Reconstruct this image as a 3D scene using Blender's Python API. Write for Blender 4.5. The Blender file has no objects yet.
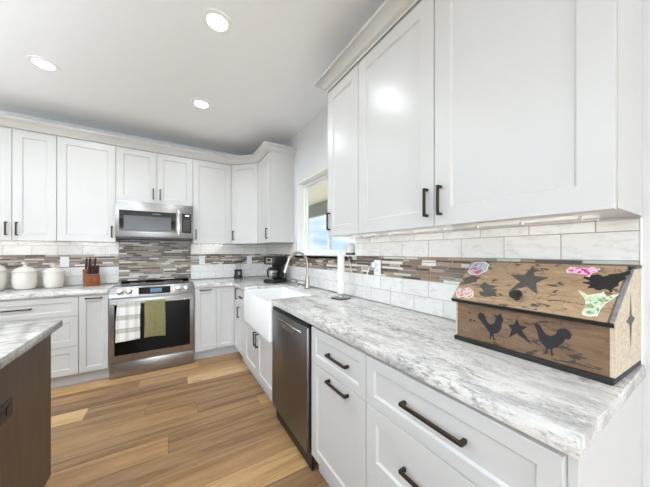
import bpy, bmesh, math, random
from mathutils import Vector, Matrix
R = math.radians
PI = math.pi
SC = bpy.context.scene
C = SC.collection
random.seed(7)

# ------------------------------------------------------------------ camera
cd = bpy.data.cameras.new('camera')
cam = bpy.data.objects.new('camera', cd)
C.objects.link(cam)
cam.location = (-1.3431, 0.0, 1.2873)
cam.rotation_euler = (R(90), 0, R(-31.385))
cd.sensor_width = 36.0
cd.lens = 256.2 / 650 * 36.0
cd.shift_y = 8.6 / 650
cd.clip_start = 0.02
SC.camera = cam

# ------------------------------------------------------------------ helpers for colour and nodes
def S(r, g, b):
    f = lambda c: (c / 255 / 12.92) if c / 255 <= 0.04045 else ((c / 255 + 0.055) / 1.055) ** 2.4
    return (f(r), f(g), f(b), 1)

# ------------------------------------------------------------------ world: daylight sky with soft clouds
w = bpy.data.worlds.new('sky')
SC.world = w
w.use_nodes = True
nt = w.node_tree
nt.nodes.clear()
wo = nt.nodes.new('ShaderNodeOutputWorld')
bg = nt.nodes.new('ShaderNodeBackground')
tc = nt.nodes.new('ShaderNodeTexCoord')
mp = nt.nodes.new('ShaderNodeMapping'); mp.inputs['Scale'].default_value = (3.0, 3.0, 9.0)
nz = nt.nodes.new('ShaderNodeTexNoise'); nz.inputs['Scale'].default_value = 1.6; nz.inputs['Detail'].default_value = 6
rp = nt.nodes.new('ShaderNodeValToRGB')
rp.color_ramp.elements[0].position = 0.36; rp.color_ramp.elements[0].color = S(178, 208, 242)
rp.color_ramp.elements[1].position = 0.56; rp.color_ramp.elements[1].color = S(246, 249, 253)
nt.links.new(tc.outputs['Generated'], mp.inputs['Vector'])
nt.links.new(mp.outputs['Vector'], nz.inputs['Vector'])
nt.links.new(nz.outputs['Fac'], rp.inputs['Fac'])
nt.links.new(rp.outputs['Color'], bg.inputs['Color'])
bg.inputs['Strength'].default_value = 1.0
nt.links.new(bg.outputs['Background'], wo.inputs['Surface'])

# ------------------------------------------------------------------ area lamps standing in for daylight at assumed openings, plus an added fill
def area(name, loc, rot, sx, sy, power, col, spread=180):
    l = bpy.data.lights.new(name, 'AREA')
    l.spread = R(spread); l.shape = 'RECTANGLE'; l.size = sx; l.size_y = sy; l.energy = power; l.color = col
    o = bpy.data.objects.new(name, l)
    o.location = loc; o.rotation_euler = rot
    C.objects.link(o)
    return o
area('daylight_patio_door', (-2.4, -6.92, 1.2), (R(90), 0, 0), 3.2, 2.2, 190, (0.80, 0.91, 1.0))
area('daylight_side_windows', (-6.9, 0.6, 1.45), (R(90), 0, R(-90)), 4.0, 1.7, 14, (0.84, 0.93, 1.0))
area('ceiling_fill_light', (-4.5, -0.6, 0.03), (R(180), 0, 0), 3.0, 4.6, 250, (0.74, 0.88, 1.0), 105)  # added fill lamp facing up from the floor to brighten the ceiling
sl_ = bpy.data.lights.new('sun', 'SUN'); sl_.energy = 4.0; sl_.angle = R(1.0); sl_.color = (1.0, 0.97, 0.92)
so_ = bpy.data.objects.new('sun', sl_); C.objects.link(so_); so_.rotation_euler = Vector((-0.75, -0.35, -0.9)).to_track_quat('-Z', 'Y').to_euler()
SC.view_settings.view_transform = 'Standard'
SC.view_settings.look = 'None'
SC.view_settings.gamma = 1
SC.view_settings.use_curve_mapping = False
SC.view_settings.exposure = 0.40
SC.cycles.use_denoising = True
SC.cycles.max_bounces = 10
SC.cycles.diffuse_bounces = 6
SC.cycles.sample_clamp_indirect = 8
SC.cycles.caustics_reflective = False
SC.cycles.caustics_refractive = False

# ------------------------------------------------------------------ materials
M = {}
def new_mat(name):
    m = bpy.data.materials.new(name); m.use_nodes = True
    n = m.node_tree
    b = n.nodes['Principled BSDF']
    M[name] = m
    return m, n, b
def nd(n, t, **kw):
    x = n.nodes.new(t)
    for k, v in kw.items():
        if k in x.inputs: x.inputs[k].default_value = v
        else: setattr(x, k, v)
    return x
def ramp(n, stops, interp='LINEAR'):
    r = n.nodes.new('ShaderNodeValToRGB')
    cr = r.color_ramp; cr.interpolation = interp
    while len(cr.elements) < len(stops): cr.elements.new(0.5)
    for e, (p, c) in zip(cr.elements, stops):
        e.position = p; e.color = c
    return r
def mix(n, fac, a, b, mode='MIX'):
    x = n.nodes.new('ShaderNodeMix'); x.data_type = 'RGBA'; x.blend_type = mode
    for s, v in ((x.inputs[0], fac), (x.inputs[6], a), (x.inputs[7], b)):
        if isinstance(v, bpy.types.NodeSocket): n.links.new(v, s)
        else: s.default_value = v
    return x.outputs[2]
def noise(n, vec, scale, detail=4, rough=0.5, dist=0.0):
    x = nd(n, 'ShaderNodeTexNoise', Scale=scale, Detail=detail, Roughness=rough, Distortion=dist)
    if vec is not None: n.links.new(vec, x.inputs['Vector'])
    return x.outputs['Fac']
def mapping(n, scale, rnd=False, rot=(0, 0, 0)):
    t = n.nodes.new('ShaderNodeTexCoord')
    m = n.nodes.new('ShaderNodeMapping'); m.inputs['Scale'].default_value = scale; m.inputs['Rotation'].default_value = rot
    v = t.outputs['Object']
    if rnd:
        g = n.nodes.new('ShaderNodeNewGeometry')
        ml = n.nodes.new('ShaderNodeMath'); ml.operation = 'MULTIPLY'; ml.inputs[1].default_value = 37.0
        n.links.new(g.outputs['Random Per Island'], ml.inputs[0])
        ad = n.nodes.new('ShaderNodeVectorMath'); ad.operation = 'ADD'
        n.links.new(v, ad.inputs[0]); n.links.new(ml.outputs[0], ad.inputs[1])
        v = ad.outputs[0]
    n.links.new(v, m.inputs['Vector'])
    return m.outputs['Vector']
def bump(n, b, h, strength=0.1, dist=0.01):
    x = nd(n, 'ShaderNodeBump', Strength=strength, Distance=dist)
    n.links.new(h, x.inputs['Height']); n.links.new(x.outputs['Normal'], b.inputs['Normal'])

def plain(name, col, rough=0.5, metal=0.0, var=0.04, vscale=6.0, bmp=0.0, bscale=200, spec=0.5, coat=0.0):
    m, n, b = new_mat(name)
    v = mapping(n, (1, 1, 1))
    f = noise(n, v, vscale, 3)
    dark = tuple(c * (1 - var) for c in col[:3]) + (1,)
    lite = tuple(min(1, c * (1 + var)) for c in col[:3]) + (1,)
    r = ramp(n, [(0.3, dark), (0.7, lite)])
    n.links.new(f, r.inputs['Fac']); n.links.new(r.outputs['Color'], b.inputs['Base Color'])
    b.inputs['Roughness'].default_value = rough; b.inputs['Metallic'].default_value = metal
    b.inputs['Specular IOR Level'].default_value = spec
    b.inputs['Coat Weight'].default_value = coat
    if bmp: bump(n, b, noise(n, v, bscale, 2), bmp, 0.001)
    return m
plain('cabinet_paint', S(203, 202, 200), 0.30, var=0.008)
plain('kick_paint', S(196, 199, 204), 0.45, var=0.01)
plain('wall_paint', S(222, 224, 226), 0.7, var=0.012, bmp=0.15, bscale=350)
plain('ceiling_paint', S(248, 250, 253), 0.8, var=0.01, bmp=0.1, bscale=300)
plain('trim_white', S(248, 248, 247), 0.4, var=0.008)
plain('bronze', S(58, 46, 40), 0.38, 0.55, var=0.08)
plain('black_plastic', S(22, 22, 24), 0.35, var=0.05)
plain('black_glass', S(10, 10, 11), 0.06, var=0.02, spec=0.4)
plain('oven_glass', S(8, 8, 10), 0.08, var=0.02, spec=0.22)
plain('micro_window', S(70, 70, 72), 0.22, 0.2, var=0.05)
plain('chrome', S(205, 205, 205), 0.14, 1.0, var=0.01)
plain('nickel', S(178, 172, 166), 0.28, 1.0, var=0.02)
plain('fireclay', S(244, 244, 243), 0.12, var=0.005, coat=0.3)
plain('ceramic', S(220, 214, 204), 0.2, var=0.012, coat=0.2)
plain('white_plastic', S(240, 240, 240), 0.35, var=0.006)
plain('cable_white', S(238, 238, 236), 0.45, var=0.01)
plain('outlet_dark', S(40, 34, 30), 0.4, var=0.05)
plain('paper', S(246, 246, 245), 0.85, var=0.01, bmp=0.3, bscale=160)
plain('grout', S(172, 168, 162), 0.9, var=0.03, vscale=60)
plain('grey_fabric', S(214, 212, 208), 0.85, var=0.03, bmp=0.2, bscale=600)
plain('dark_gap', S(60, 56, 52), 0.6, var=0.04)
plain('tan_strip', S(196, 170, 138), 0.5, var=0.05)
plain('painted_black', S(32, 31, 34), 0.6, var=0.12, vscale=60)
plain('painted_grey', S(84, 80, 76), 0.65, var=0.2, vscale=70)
plain('worn_grey', S(134, 132, 132), 0.6, var=0.25, vscale=50)
plain('edge_black', S(26, 24, 24), 0.5, var=0.2, vscale=60)
plain('rubber', S(16, 16, 16), 0.7, var=0.05)
plain('knife_brown', S(66, 40, 32), 0.4, var=0.15, vscale=60)
plain('soffit', S(238, 232, 218), 0.7, var=0.02)
plain('concrete', S(206, 202, 194), 0.9, var=0.05)
plain('beam_paint', S(150, 150, 150), 0.7, var=0.03)
plain('hill_green', S(120, 136, 112), 0.95, var=0.15, vscale=0.2)
plain('logo_grey', S(150, 150, 152), 0.4, var=0.02)

def emit(name, col, strength):
    m, n, b = new_mat(name)
    b.inputs['Base Color'].default_value = col
    b.inputs['Emission Color'].default_value = col
    b.inputs['Emission Strength'].default_value = strength
    return m
emit('lamp_lens', (1.0, 0.97, 0.93, 1), 11.0)
emit('led_lens', (1.0, 0.97, 0.93, 1), 11.0)
emit('display_blue', S(70, 100, 122), 0.22)
emit('display_white', S(220, 225, 230), 0.8)

# stainless steel, brushed along X / Y
def steel(name, col, rough, stretch):
    m, n, b = new_mat(name)
    v = mapping(n, stretch)
    f = noise(n, v, 30, 3)
    r = ramp(n, [(0.2, tuple(c * 0.9 for c in col[:3]) + (1,)), (0.8, col)])
    n.links.new(f, r.inputs['Fac']); n.links.new(r.outputs['Color'], b.inputs['Base Color'])
    rr = ramp(n, [(0.2, (rough * 0.8,) * 3 + (1,)), (0.8, (rough * 1.2,) * 3 + (1,))])
    n.links.new(f, rr.inputs['Fac']); n.links.new(rr.outputs['Color'], b.inputs['Roughness'])
    b.inputs['Metallic'].default_value = 1.0
steel('stainless', S(164, 162, 161), 0.30, (0.6, 20, 20))
steel('stainless_dark', S(128, 126, 127), 0.30, (30, 30, 0.5))

# granite: pale slab with long grey and tan veins
def granite(name, stretch, rot=(0, 0, 0)):
    m, n, b = new_mat(name)
    v = mapping(n, stretch, rot=rot)
    v2 = mapping(n, tuple(s ** 0.85 for s in stretch), rot=rot)
    f1 = noise(n, v, 2.6, 7, 0.60, 0.5)
    r1 = ramp(n, [(0.28, S(164, 161, 159)), (0.42, S(196, 193, 190)), (0.54, S(222, 220, 216)), (0.66, S(216, 209, 200)), (0.80, S(196, 185, 172))])
    n.links.new(f1, r1.inputs['Fac'])
    f2 = noise(n, v2, 17.0, 8, 0.74, 0.3)
    r2 = ramp(n, [(0.48, (0, 0, 0, 1)), (0.60, (0.9, 0.9, 0.9, 1))])
    n.links.new(f2, r2.inputs['Fac'])
    fb = noise(n, v, 1.9, 5, 0.6, 0.4)
    rb = ramp(n, [(0.40, (0.10, 0.10, 0.10, 1)), (0.60, (1, 1, 1, 1))])
    n.links.new(fb, rb.inputs['Fac'])
    mm = n.nodes.new('ShaderNodeMath'); mm.operation = 'MULTIPLY'
    n.links.new(r2.outputs['Color'], mm.inputs[0]); n.links.new(rb.outputs['Color'], mm.inputs[1])
    c = mix(n, mm.outputs[0], r1.outputs['Color'], S(142, 137, 134))
    f3 = noise(n, v2, 42, 6, 0.7, 0.2)
    r3 = ramp(n, [(0.58, (0, 0, 0, 1)), (0.66, (0.85, 0.85, 0.85, 1))])
    n.links.new(f3, r3.inputs['Fac'])
    m3 = n.nodes.new('ShaderNodeMath'); m3.operation = 'MULTIPLY'
    rc = ramp(n, [(0.36, (0.35, 0.35, 0.35, 1)), (0.58, (1, 1, 1, 1))]); n.links.new(fb, rc.inputs['Fac'])
    n.links.new(r3.outputs['Color'], m3.inputs[0]); n.links.new(rc.outputs['Color'], m3.inputs[1])
    c = mix(n, m3.outputs[0], c, S(98, 93, 92))
    f4 = noise(n, v2, 24, 6, 0.68, 0.2)
    r4 = ramp(n, [(0.56, (0, 0, 0, 1)), (0.66, (0.75, 0.75, 0.75, 1))])
    n.links.new(f4, r4.inputs['Fac'])
    c = mix(n, r4.outputs['Color'], c, S(232, 230, 226))
    n.links.new(c, b.inputs['Base Color'])
    b.inputs['Roughness'].default_value = 0.10
    b.inputs['Specular IOR Level'].default_value = 0.5
granite('granite_along_y', (5.5, 1.9, 5.5), (0, 0, R(4)))
granite('granite_along_x', (1.9, 5.5, 5.5), (0, 0, R(-4)))

# oak floor planks, tone per plank
m, n, b = new_mat('oak_plank')
g = n.nodes.new('ShaderNodeNewGeometry')
r = ramp(n, [(0.0, S(142, 106, 70)), (0.14, S(216, 178, 128)), (0.28, S(118, 88, 60)), (0.42, S(222, 186, 138)), (0.56, S(170, 128, 84)), (0.70, S(126, 96, 66)), (0.84, S(208, 166, 114))], 'CONSTANT')
n.links.new(g.outputs['Random Per Island'], r.inputs['Fac'])
v = mapping(n, (0.5, 7.5, 1.0), rnd=True)
f = noise(n, v, 1.5, 8, 0.64, 0.9)
rr = ramp(n, [(0.28, S(104, 78, 54)), (0.42, S(154, 118, 80)), (0.52, S(200, 162, 116)), (0.64, S(220, 186, 140)), (0.76, S(160, 130, 102))])
n.links.new(f, rr.inputs['Fac'])
c = mix(n, 0.40, r.outputs['Color'], rr.outputs['Color'])
f2 = noise(n, mapping(n, (2.2, 70.0, 1.0), rnd=True), 3, 5, 0.65, 0.3)
r2 = ramp(n, [(0.34, (0.74, 0.72, 0.70, 1)), (0.62, (1.06, 1.06, 1.06, 1))])
n.links.new(f2, r2.inputs['Fac'])
c = mix(n, 0.9, c, r2.outputs['Color'], 'MULTIPLY')
f3 = noise(n, mapping(n, (3.0, 12.0, 1.0), rnd=True), 1.6, 3, 0.6, 0.9)
r3 = ramp(n, [(0.66, (0, 0, 0, 1)), (0.74, (0.75, 0.75, 0.75, 1))])
n.links.new(f3, r3.inputs['Fac'])
c = mix(n, r3.outputs['Color'], c, S(96, 78, 62))
n.links.new(c, b.inputs['Base Color'])
b.inputs['Roughness'].default_value = 0.42
bump(n, b, f2, 0.08, 0.002)

# island wood: dark brown stained
m, n, b = new_mat('dark_wood')
f = noise(n, mapping(n, (14, 14, 0.9)), 2.5, 6, 0.6, 0.5)
r = ramp(n, [(0.3, S(90, 73, 61)), (0.7, S(104, 85, 71))])
n.links.new(f, r.inputs['Fac']); n.links.new(r.outputs['Color'], b.inputs['Base Color'])
b.inputs['Roughness'].default_value = 0.42

# white-washed wall tile, tone per tile
m, n, b = new_mat('white_tile')
g = n.nodes.new('ShaderNodeNewGeometry')
r = ramp(n, [(0.0, S(226, 224, 221)), (0.5, S(236, 235, 232)), (1.0, S(244, 243, 241))])
n.links.new(g.outputs['Random Per Island'], r.inputs['Fac'])
f = noise(n, mapping(n, (7, 7, 18), rnd=True), 2.0, 7, 0.65, 0.8)
rr = ramp(n, [(0.32, S(204, 200, 196)), (0.50, S(238, 237, 234)), (0.75, S(238, 237, 235))])
n.links.new(f, rr.inputs['Fac'])
n.links.new(mix(n, 0.55, r.outputs['Color'], rr.outputs['Color']), b.inputs['Base Color'])
b.inputs['Roughness'].default_value = 0.3

# mosaic strips: stone and glass, tone per strip
m, n, b = new_mat('mosaic_strip')
g = n.nodes.new('ShaderNodeNewGeometry')
cols = [(170, 152, 132), (112, 94, 82), (236, 233, 228), (146, 126, 108), (92, 80, 74), (198, 186, 170), (134, 126, 120), (162, 138, 116), (222, 216, 208), (122, 104, 90), (160, 154, 148), (184, 164, 142), (104, 92, 86)]
r = ramp(n, [(i / len(cols), S(*c)) for i, c in enumerate(cols)], 'CONSTANT')
n.links.new(g.outputs['Random Per Island'], r.inputs['Fac'])
f = noise(n, mapping(n, (9, 9, 40), rnd=True), 3.0, 5, 0.6, 0.6)
rr = ramp(n, [(0.3, (0.74, 0.72, 0.70, 1)), (0.65, (1, 1, 1, 1))])
n.links.new(f, rr.inputs['Fac'])
n.links.new(mix(n, 0.7, r.outputs['Color'], rr.outputs['Color'], 'MULTIPLY'), b.inputs['Base Color'])
b.inputs['Roughness'].default_value = 0.4

# distressed crackle wood of the bin
def crackle(name, base, lite, darkamt, scale=(3.0, 10, 10)):
    m, n, b = new_mat(name)
    f = noise(n, mapping(n, (5, 22, 22)), 3.0, 6, 0.6, 0.5)
    r = ramp(n, [(0.3, base), (0.7, lite)])
    n.links.new(f, r.inputs['Fac'])
    f2 = noise(n, mapping(n, scale), 4.2, 7, 0.68, 0.8)
    r2 = ramp(n, [(0.60 - darkamt, (0, 0, 0, 1)), (0.625 - darkamt, (0.9, 0.9, 0.9, 1))])
    n.links.new(f2, r2.inputs['Fac'])
    c = mix(n, r2.outputs['Color'], r.outputs['Color'], S(52, 46, 44))
    vv = nd(n, 'ShaderNodeTexVoronoi', feature='DISTANCE_TO_EDGE', Scale=26.0)
    n.links.new(mapping(n, (1.0, 1.4, 1.6)), vv.inputs['Vector'])
    f4 = noise(n, mapping(n, (1, 1, 1)), 14, 3)
    r4 = ramp(n, [(0.50, (0, 0, 0, 1)), (0.60, (0.7, 0.7, 0.7, 1))])
    n.links.new(f4, r4.inputs['Fac'])
    r5 = ramp(n, [(0.0, (1, 1, 1, 1)), (0.03, (0, 0, 0, 1))])
    n.links.new(vv.outputs['Distance'], r5.inputs['Fac'])
    mm = n.nodes.new('ShaderNodeMath'); mm.operation = 'MULTIPLY'
    n.links.new(r5.outputs['Color'], mm.inputs[0]); n.links.new(r4.outputs['Color'], mm.inputs[1])
    c = mix(n, mm.outputs[0], c, S(40, 34, 32))
    n.links.new(c, b.inputs['Base Color'])
    b.inputs['Roughness'].default_value = 0.5
crackle('bin_front', S(104, 80, 60), S(134, 106, 80), 0.02)
crackle('bin_lid', S(146, 120, 93), S(184, 156, 124), 0.035, (3.5, 5, 12))
crackle('bin_side', S(190, 172, 146), S(220, 208, 188), -0.06)
m, n, b = new_mat('block_wood')
f = noise(n, mapping(n, (30, 30, 6)), 2.5, 5, 0.6, 0.4)
r = ramp(n, [(0.3, S(122, 66, 38)), (0.7, S(158, 94, 56))])
n.links.new(f, r.inputs['Fac']); n.links.new(r.outputs['Color'], b.inputs['Base Color'])
b.inputs['Roughness'].default_value = 0.35

def sticker(name, cols, scale=55, seed=0.0):
    m, n, b = new_mat(name)
    v = mapping(n, (1, 1, 1)); 
    f = noise(n, v, scale, 2, 0.5, 0.4)
    k = len(cols)
    r = ramp(n, [(0.30 + 0.42 * i / k, S(*c)) for i, c in enumerate(cols)])
    n.links.new(f, r.inputs['Fac']); n.links.new(r.outputs['Color'], b.inputs['Base Color'])
    b.inputs['Roughness'].default_value = 0.3
sticker('sticker_blue', [(100, 150, 160), (150, 156, 176), (196, 200, 212), (140, 146, 168), (206, 60, 84)])
sticker('sticker_red', [(120, 170, 150), (236, 232, 224), (206, 66, 60), (240, 236, 230), (90, 80, 84)])
sticker('sticker_pink', [(150, 50, 130), (214, 60, 160), (238, 140, 200), (240, 226, 236), (206, 70, 150)])
sticker('sticker_green', [(70, 150, 120), (176, 200, 160), (226, 232, 214), (200, 214, 176), (120, 150, 110)])
plain('sticker_border', S(236, 236, 232), 0.4)

def glass(name, tint=(1, 1, 1, 1), alpha=0.10):
    m, n, b = new_mat(name)
    out = n.nodes['Material Output']
    n.nodes.remove(b)
    t = n.nodes.new('ShaderNodeBsdfTransparent'); t.inputs['Color'].default_value = tint
    gl = n.nodes.new('ShaderNodeBsdfGlossy'); gl.inputs['Roughness'].default_value = 0.02
    lw = n.nodes.new('ShaderNodeLayerWeight'); lw.inputs['Blend'].default_value = 0.5
    pw_ = n.nodes.new('ShaderNodeMath'); pw_.operation = 'POWER'; pw_.inputs[1].default_value = 5.0
    n.links.new(lw.outputs['Facing'], pw_.inputs[0])
    fr = n.nodes.new('ShaderNodeMath'); fr.operation = 'MULTIPLY_ADD'; fr.inputs[1].default_value = 0.55; fr.inputs[2].default_value = 0.03
    n.links.new(pw_.outputs[0], fr.inputs[0])
    mx = n.nodes.new('ShaderNodeMixShader')
    n.links.new(fr.outputs[0], mx.inputs[0]); n.links.new(t.outputs[0], mx.inputs[1]); n.links.new(gl.outputs[0], mx.inputs[2])
    n.links.new(mx.outputs[0], out.inputs['Surface'])
glass('pane_glass', (0.96, 0.98, 0.98, 1))
glass('jar_glass', (0.94, 0.95, 0.95, 1))
glass('smoked_glass', (0.55, 0.53, 0.5, 1))

# towels
m, n, b = new_mat('plaid')
v = mapping(n, (1, 1, 1))
sx = n.nodes.new('ShaderNodeSeparateXYZ'); n.links.new(v, sx.inputs[0])
def stripes(sock, period, width, offs=0.0):
    a = n.nodes.new('ShaderNodeMath'); a.operation = 'MULTIPLY_ADD'; a.inputs[1].default_value = 1 / period; a.inputs[2].default_value = offs + 20
    n.links.new(sock, a.inputs[0])
    f = n.nodes.new('ShaderNodeMath'); f.operation = 'FRACT'; n.links.new(a.outputs[0], f.inputs[0])
    l = n.nodes.new('ShaderNodeMath'); l.operation = 'LESS_THAN'; l.inputs[1].default_value = width; n.links.new(f.outputs[0], l.inputs[0])
    return l.outputs[0]
base = S(236, 234, 231)
c = mix(n, stripes(sx.outputs['X'], 0.078, 0.30), base, S(214, 212, 206))
zs = stripes(sx.outputs['Z'], 0.130, 0.32, 0.25)
c = mix(n, zs, c, S(208, 208, 200), 'MULTIPLY')
c = mix(n, stripes(sx.outputs['Z'], 0.130, 0.030, 0.93), c, S(120, 120, 124))
c = mix(n, stripes(sx.outputs['X'], 0.078, 0.04, 0.65), c, S(196, 196, 192))
n.links.new(c, b.inputs['Base Color']); b.inputs['Roughness'].default_value = 0.9
plain('olive_cloth', S(130, 126, 86), 0.9, var=0.10, vscale=40, bmp=0.4, bscale=500)
m, n, b = new_mat('lawn')
f = noise(n, mapping(n, (1, 1, 1)), 3, 6)
r = ramp(n, [(0.3, S(92, 112, 66)), (0.7, S(132, 148, 98))]); n.links.new(f, r.inputs['Fac']); n.links.new(r.outputs['Color'], b.inputs['Base Color'])
b.inputs['Roughness'].default_value = 0.95

# ------------------------------------------------------------------ mesh helpers
class G:
    def __init__(s): s.b = bmesh.new()
    def box(s, x0, x1, y0, y1, z0, z1, bev=0.0, mi=0, seg=1):
        b = s.b
        vs = [b.verts.new((x, y, z)) for x in (x0, x1) for y in (y0, y1) for z in (z0, z1)]
        q = [(0, 1, 3, 2), (4, 6, 7, 5), (0, 4, 5, 1), (2, 3, 7, 6), (0, 2, 6, 4), (1, 5, 7, 3)]
        fs = [b.faces.new([vs[i] for i in f]) for f in q]
        for f in fs: f.material_index = mi
        if bev:
            es = list({e for f in fs for e in f.edges})
            bmesh.ops.bevel(b, geom=es, offset=bev, segments=seg, profile=0.5, affect='EDGES', clamp_overlap=True, material=-1)
        return s
    def lathe(s, prof, n=32, c=(0, 0, 0), axis='z', mi=0):
        b = s.b; rings = []
        def P(r, z, t):
            x, y = r * math.cos(t), r * math.sin(t)
            if axis == 'z': p = (x, y, z)
            elif axis == 'y': p = (x, z, -y)
            else: p = (z, x, y)
            return (p[0] + c[0], p[1] + c[1], p[2] + c[2])
        for r, z in prof:
            if r < 1e-6: rings.append([b.verts.new(P(0, z, 0))])
            else: rings.append([b.verts.new(P(r, z, 2 * PI * k / n)) for k in range(n)])
        for a, d in zip(rings, rings[1:]):
            for k in range(n):
                k2 = (k + 1) % n
                if len(a) == 1 and len(d) == 1: continue
                if len(a) == 1: f = b.faces.new([a[0], d[k2], d[k]])
                elif len(d) == 1: f = b.faces.new([a[k], a[k2], d[0]])
                else: f = b.faces.new([a[k], a[k2], d[k2], d[k]])
                f.smooth = True; f.material_index = mi
        return s
    def cyl(s, r, z0, z1, n=24, c=(0, 0, 0), axis='z', bev=0.0, mi=0):
        if bev: pr = [(0, z0), (r - bev, z0), (r, z0 + bev), (r, z1 - bev), (r - bev, z1), (0, z1)]
        else: pr = [(0, z0), (r, z0), (r, z1), (0, z1)]
        return s.lathe(pr, n, c, axis, mi)
    def tube(s, pts, r, n=12, mi=0):
        b = s.b; pts = [Vector(p) for p in pts]
        rs = r if isinstance(r, (list, tuple)) else [r] * len(pts)
        t0 = (pts[1] - pts[0]).normalized()
        up = Vector((0, 0, 1)) if abs(t0.z) < 0.9 else Vector((1, 0, 0))
        nrm = t0.cross(up).normalized(); rings = []
        for i, p in enumerate(pts):
            t = (pts[min(i + 1, len(pts) - 1)] - pts[max(i - 1, 0)]).normalized()
            nrm = (nrm - t * nrm.dot(t)).normalized(); bn = t.cross(nrm)
            rings.append([b.verts.new(p + (nrm * math.cos(2 * PI * k / n) + bn * math.sin(2 * PI * k / n)) * rs[i]) for k in range(n)])
        for a, d in zip(rings, rings[1:]):
            for k in range(n):
                f = b.faces.new([a[k], a[(k + 1) % n], d[(k + 1) % n], d[k]]); f.smooth = True; f.material_index = mi
        for rg in (rings[0][::-1], rings[-1]):
            b.faces.new(rg).material_index = mi
        return s
    def prism(s, poly, fn, d0, d1, mi=0, bev=0.0):
        b = s.b
        lo = [b.verts.new(fn(p[0], p[1], d0)) for p in poly]
        hi = [b.verts.new(fn(p[0], p[1], d1)) for p in poly]
        fs = [b.faces.new(lo[::-1]), b.faces.new(hi)]
        k = len(poly)
        for i in range(k): fs.append(b.faces.new([lo[i], lo[(i + 1) % k], hi[(i + 1) % k], hi[i]]))
        for f in fs: f.material_index = mi
        if bev:
            bmesh.ops.bevel(b, geom=list({e for f in fs for e in f.edges}), offset=bev, segments=2, profile=0.5, affect='EDGES', clamp_overlap=True, material=-1)
        return s
    def shaker(s, x0, x1, z0, z1, y=0.0, t=0.019, rail=0.062, rec=0.0085, mi=0):
        """front at y (facing -y), slab behind it, recessed centre panel"""
        b = s.b; ch = 0.0016; sl = 0.007
        def ring(d, yy): return [b.verts.new(p) for p in ((x0 + d, yy, z0 + d), (x1 - d, yy, z0 + d), (x1 - d, yy, z1 - d), (x0 + d, yy, z1 - d))]
        rs = [ring(0, y + t), ring(0, y + ch), ring(ch, y), ring(rail, y), ring(rail + 0.0015, y + 0.003), ring(rail + sl, y + rec)]
        for a, d in zip(rs, rs[1:]):
            for k in range(4):
                b.faces.new([a[k], a[(k + 1) % 4], d[(k + 1) % 4], d[k]]).material_index = mi
        b.faces.new(rs[0][::-1]); b.faces.new(rs[-1])
        return s
    def out(s, name, mats, parent=None, loc=None, rotz=None, smooth=True):
        bmesh.ops.recalc_face_normals(s.b, faces=s.b.faces[:])
        me = bpy.data.meshes.new(name)
        s.b.to_mesh(me); s.b.free()
        if not isinstance(mats, (list, tuple)): mats = [mats]
        for x in mats: me.materials.append(M[x] if isinstance(x, str) else x)
        o = bpy.data.objects.new(name, me); C.objects.link(o)
        if parent: o.parent = parent
        if loc: o.location = loc
        if rotz is not None: o.rotation_euler = (0, 0, rotz)
        if smooth:
            for p in me.polygons: p.use_smooth = True
            me.set_sharp_from_angle(angle=R(38))
        return o
def tag(o, label, cat, group=None, kind=None):
    if label: o['label'] = label
    if cat: o['category'] = cat
    if group: o['group'] = group
    if kind: o['kind'] = kind
    return o
def thing(name, label, cat, loc=(0, 0, 0), rotz=0.0, group=None):
    o = bpy.data.objects.new(name, None); C.objects.link(o)
    o.empty_display_size = 0.1
    o.location = loc; o.rotation_euler = (0, 0, rotz)
    return tag(o, label, cat, group)
def struct(o, label=None, cat=None):
    o['kind'] = 'structure'
    if label: o['label'] = label
    if cat: o['category'] = cat
    return o
def pull(length, horiz, x, z, y=0.0):
    """square bar pull centred at x,z on a front at y"""
    g = G(); h = length / 2; a = 0.0055; st = 0.030
    if horiz:
        g.box(x - h, x + h, y - st, y - st + 2 * a, z - a, z + a, 0.0012)
        for sgn in (-1, 1):
            e = x + sgn * (h - a); g.box(e - a, e + a, y - st + a, y + 0.0, z - a * 1.25, z + a * 1.25, 0.0012)
    else:
        g.box(x - a, x + a, y - st, y - st + 2 * a, z - h, z + h, 0.0012)
        for sgn in (-1, 1):
            e = z + sgn * (h - a); g.box(x - a * 1.25, x + a * 1.25, y - st + a, y + 0.0, e - a, e + a, 0.0012)
    return g

# ------------------------------------------------------------------ room
D = 3.98       # back wall
H = 2.745      # ceiling
XL, YR = -7.0, -7.0
# floor planks
g = G(); pw = 0.182; y = YR
row = 0
while y < D + 0.02:
    x = XL - random.random() * 1.2
    while x < 0.05:
        L = 1.5
        a, b_ = max(x, XL), min(x + L, 0.02)
        if b_ - a > 0.02:
            g.box(a + 0.0008, b_ - 0.0008, y + 0.0008, min(y + pw, D + 0.02) - 0.0008, -0.012, 0.0)
        x += L
    y += pw; row += 1
fl = g.out('floor', 'oak_plank', smooth=False); struct(fl, 'oak plank floor', 'floor')
struct(G().box(XL - 0.1, 0.1, YR - 0.1, D + 0.1, -0.05, -0.0125).out('floor_base', 'dark_gap'))
struct(G().box(XL - 0.1, 0.14, YR - 0.1, D + 0.1, H, H + 0.1).out('ceiling', 'ceiling_paint'), 'white painted ceiling', 'ceiling')
struct(G().box(XL - 0.1, 0.14, D, D + 0.1, 0, H).out('wall_back', 'wall_paint'), 'pale grey back wall', 'wall')
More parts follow.
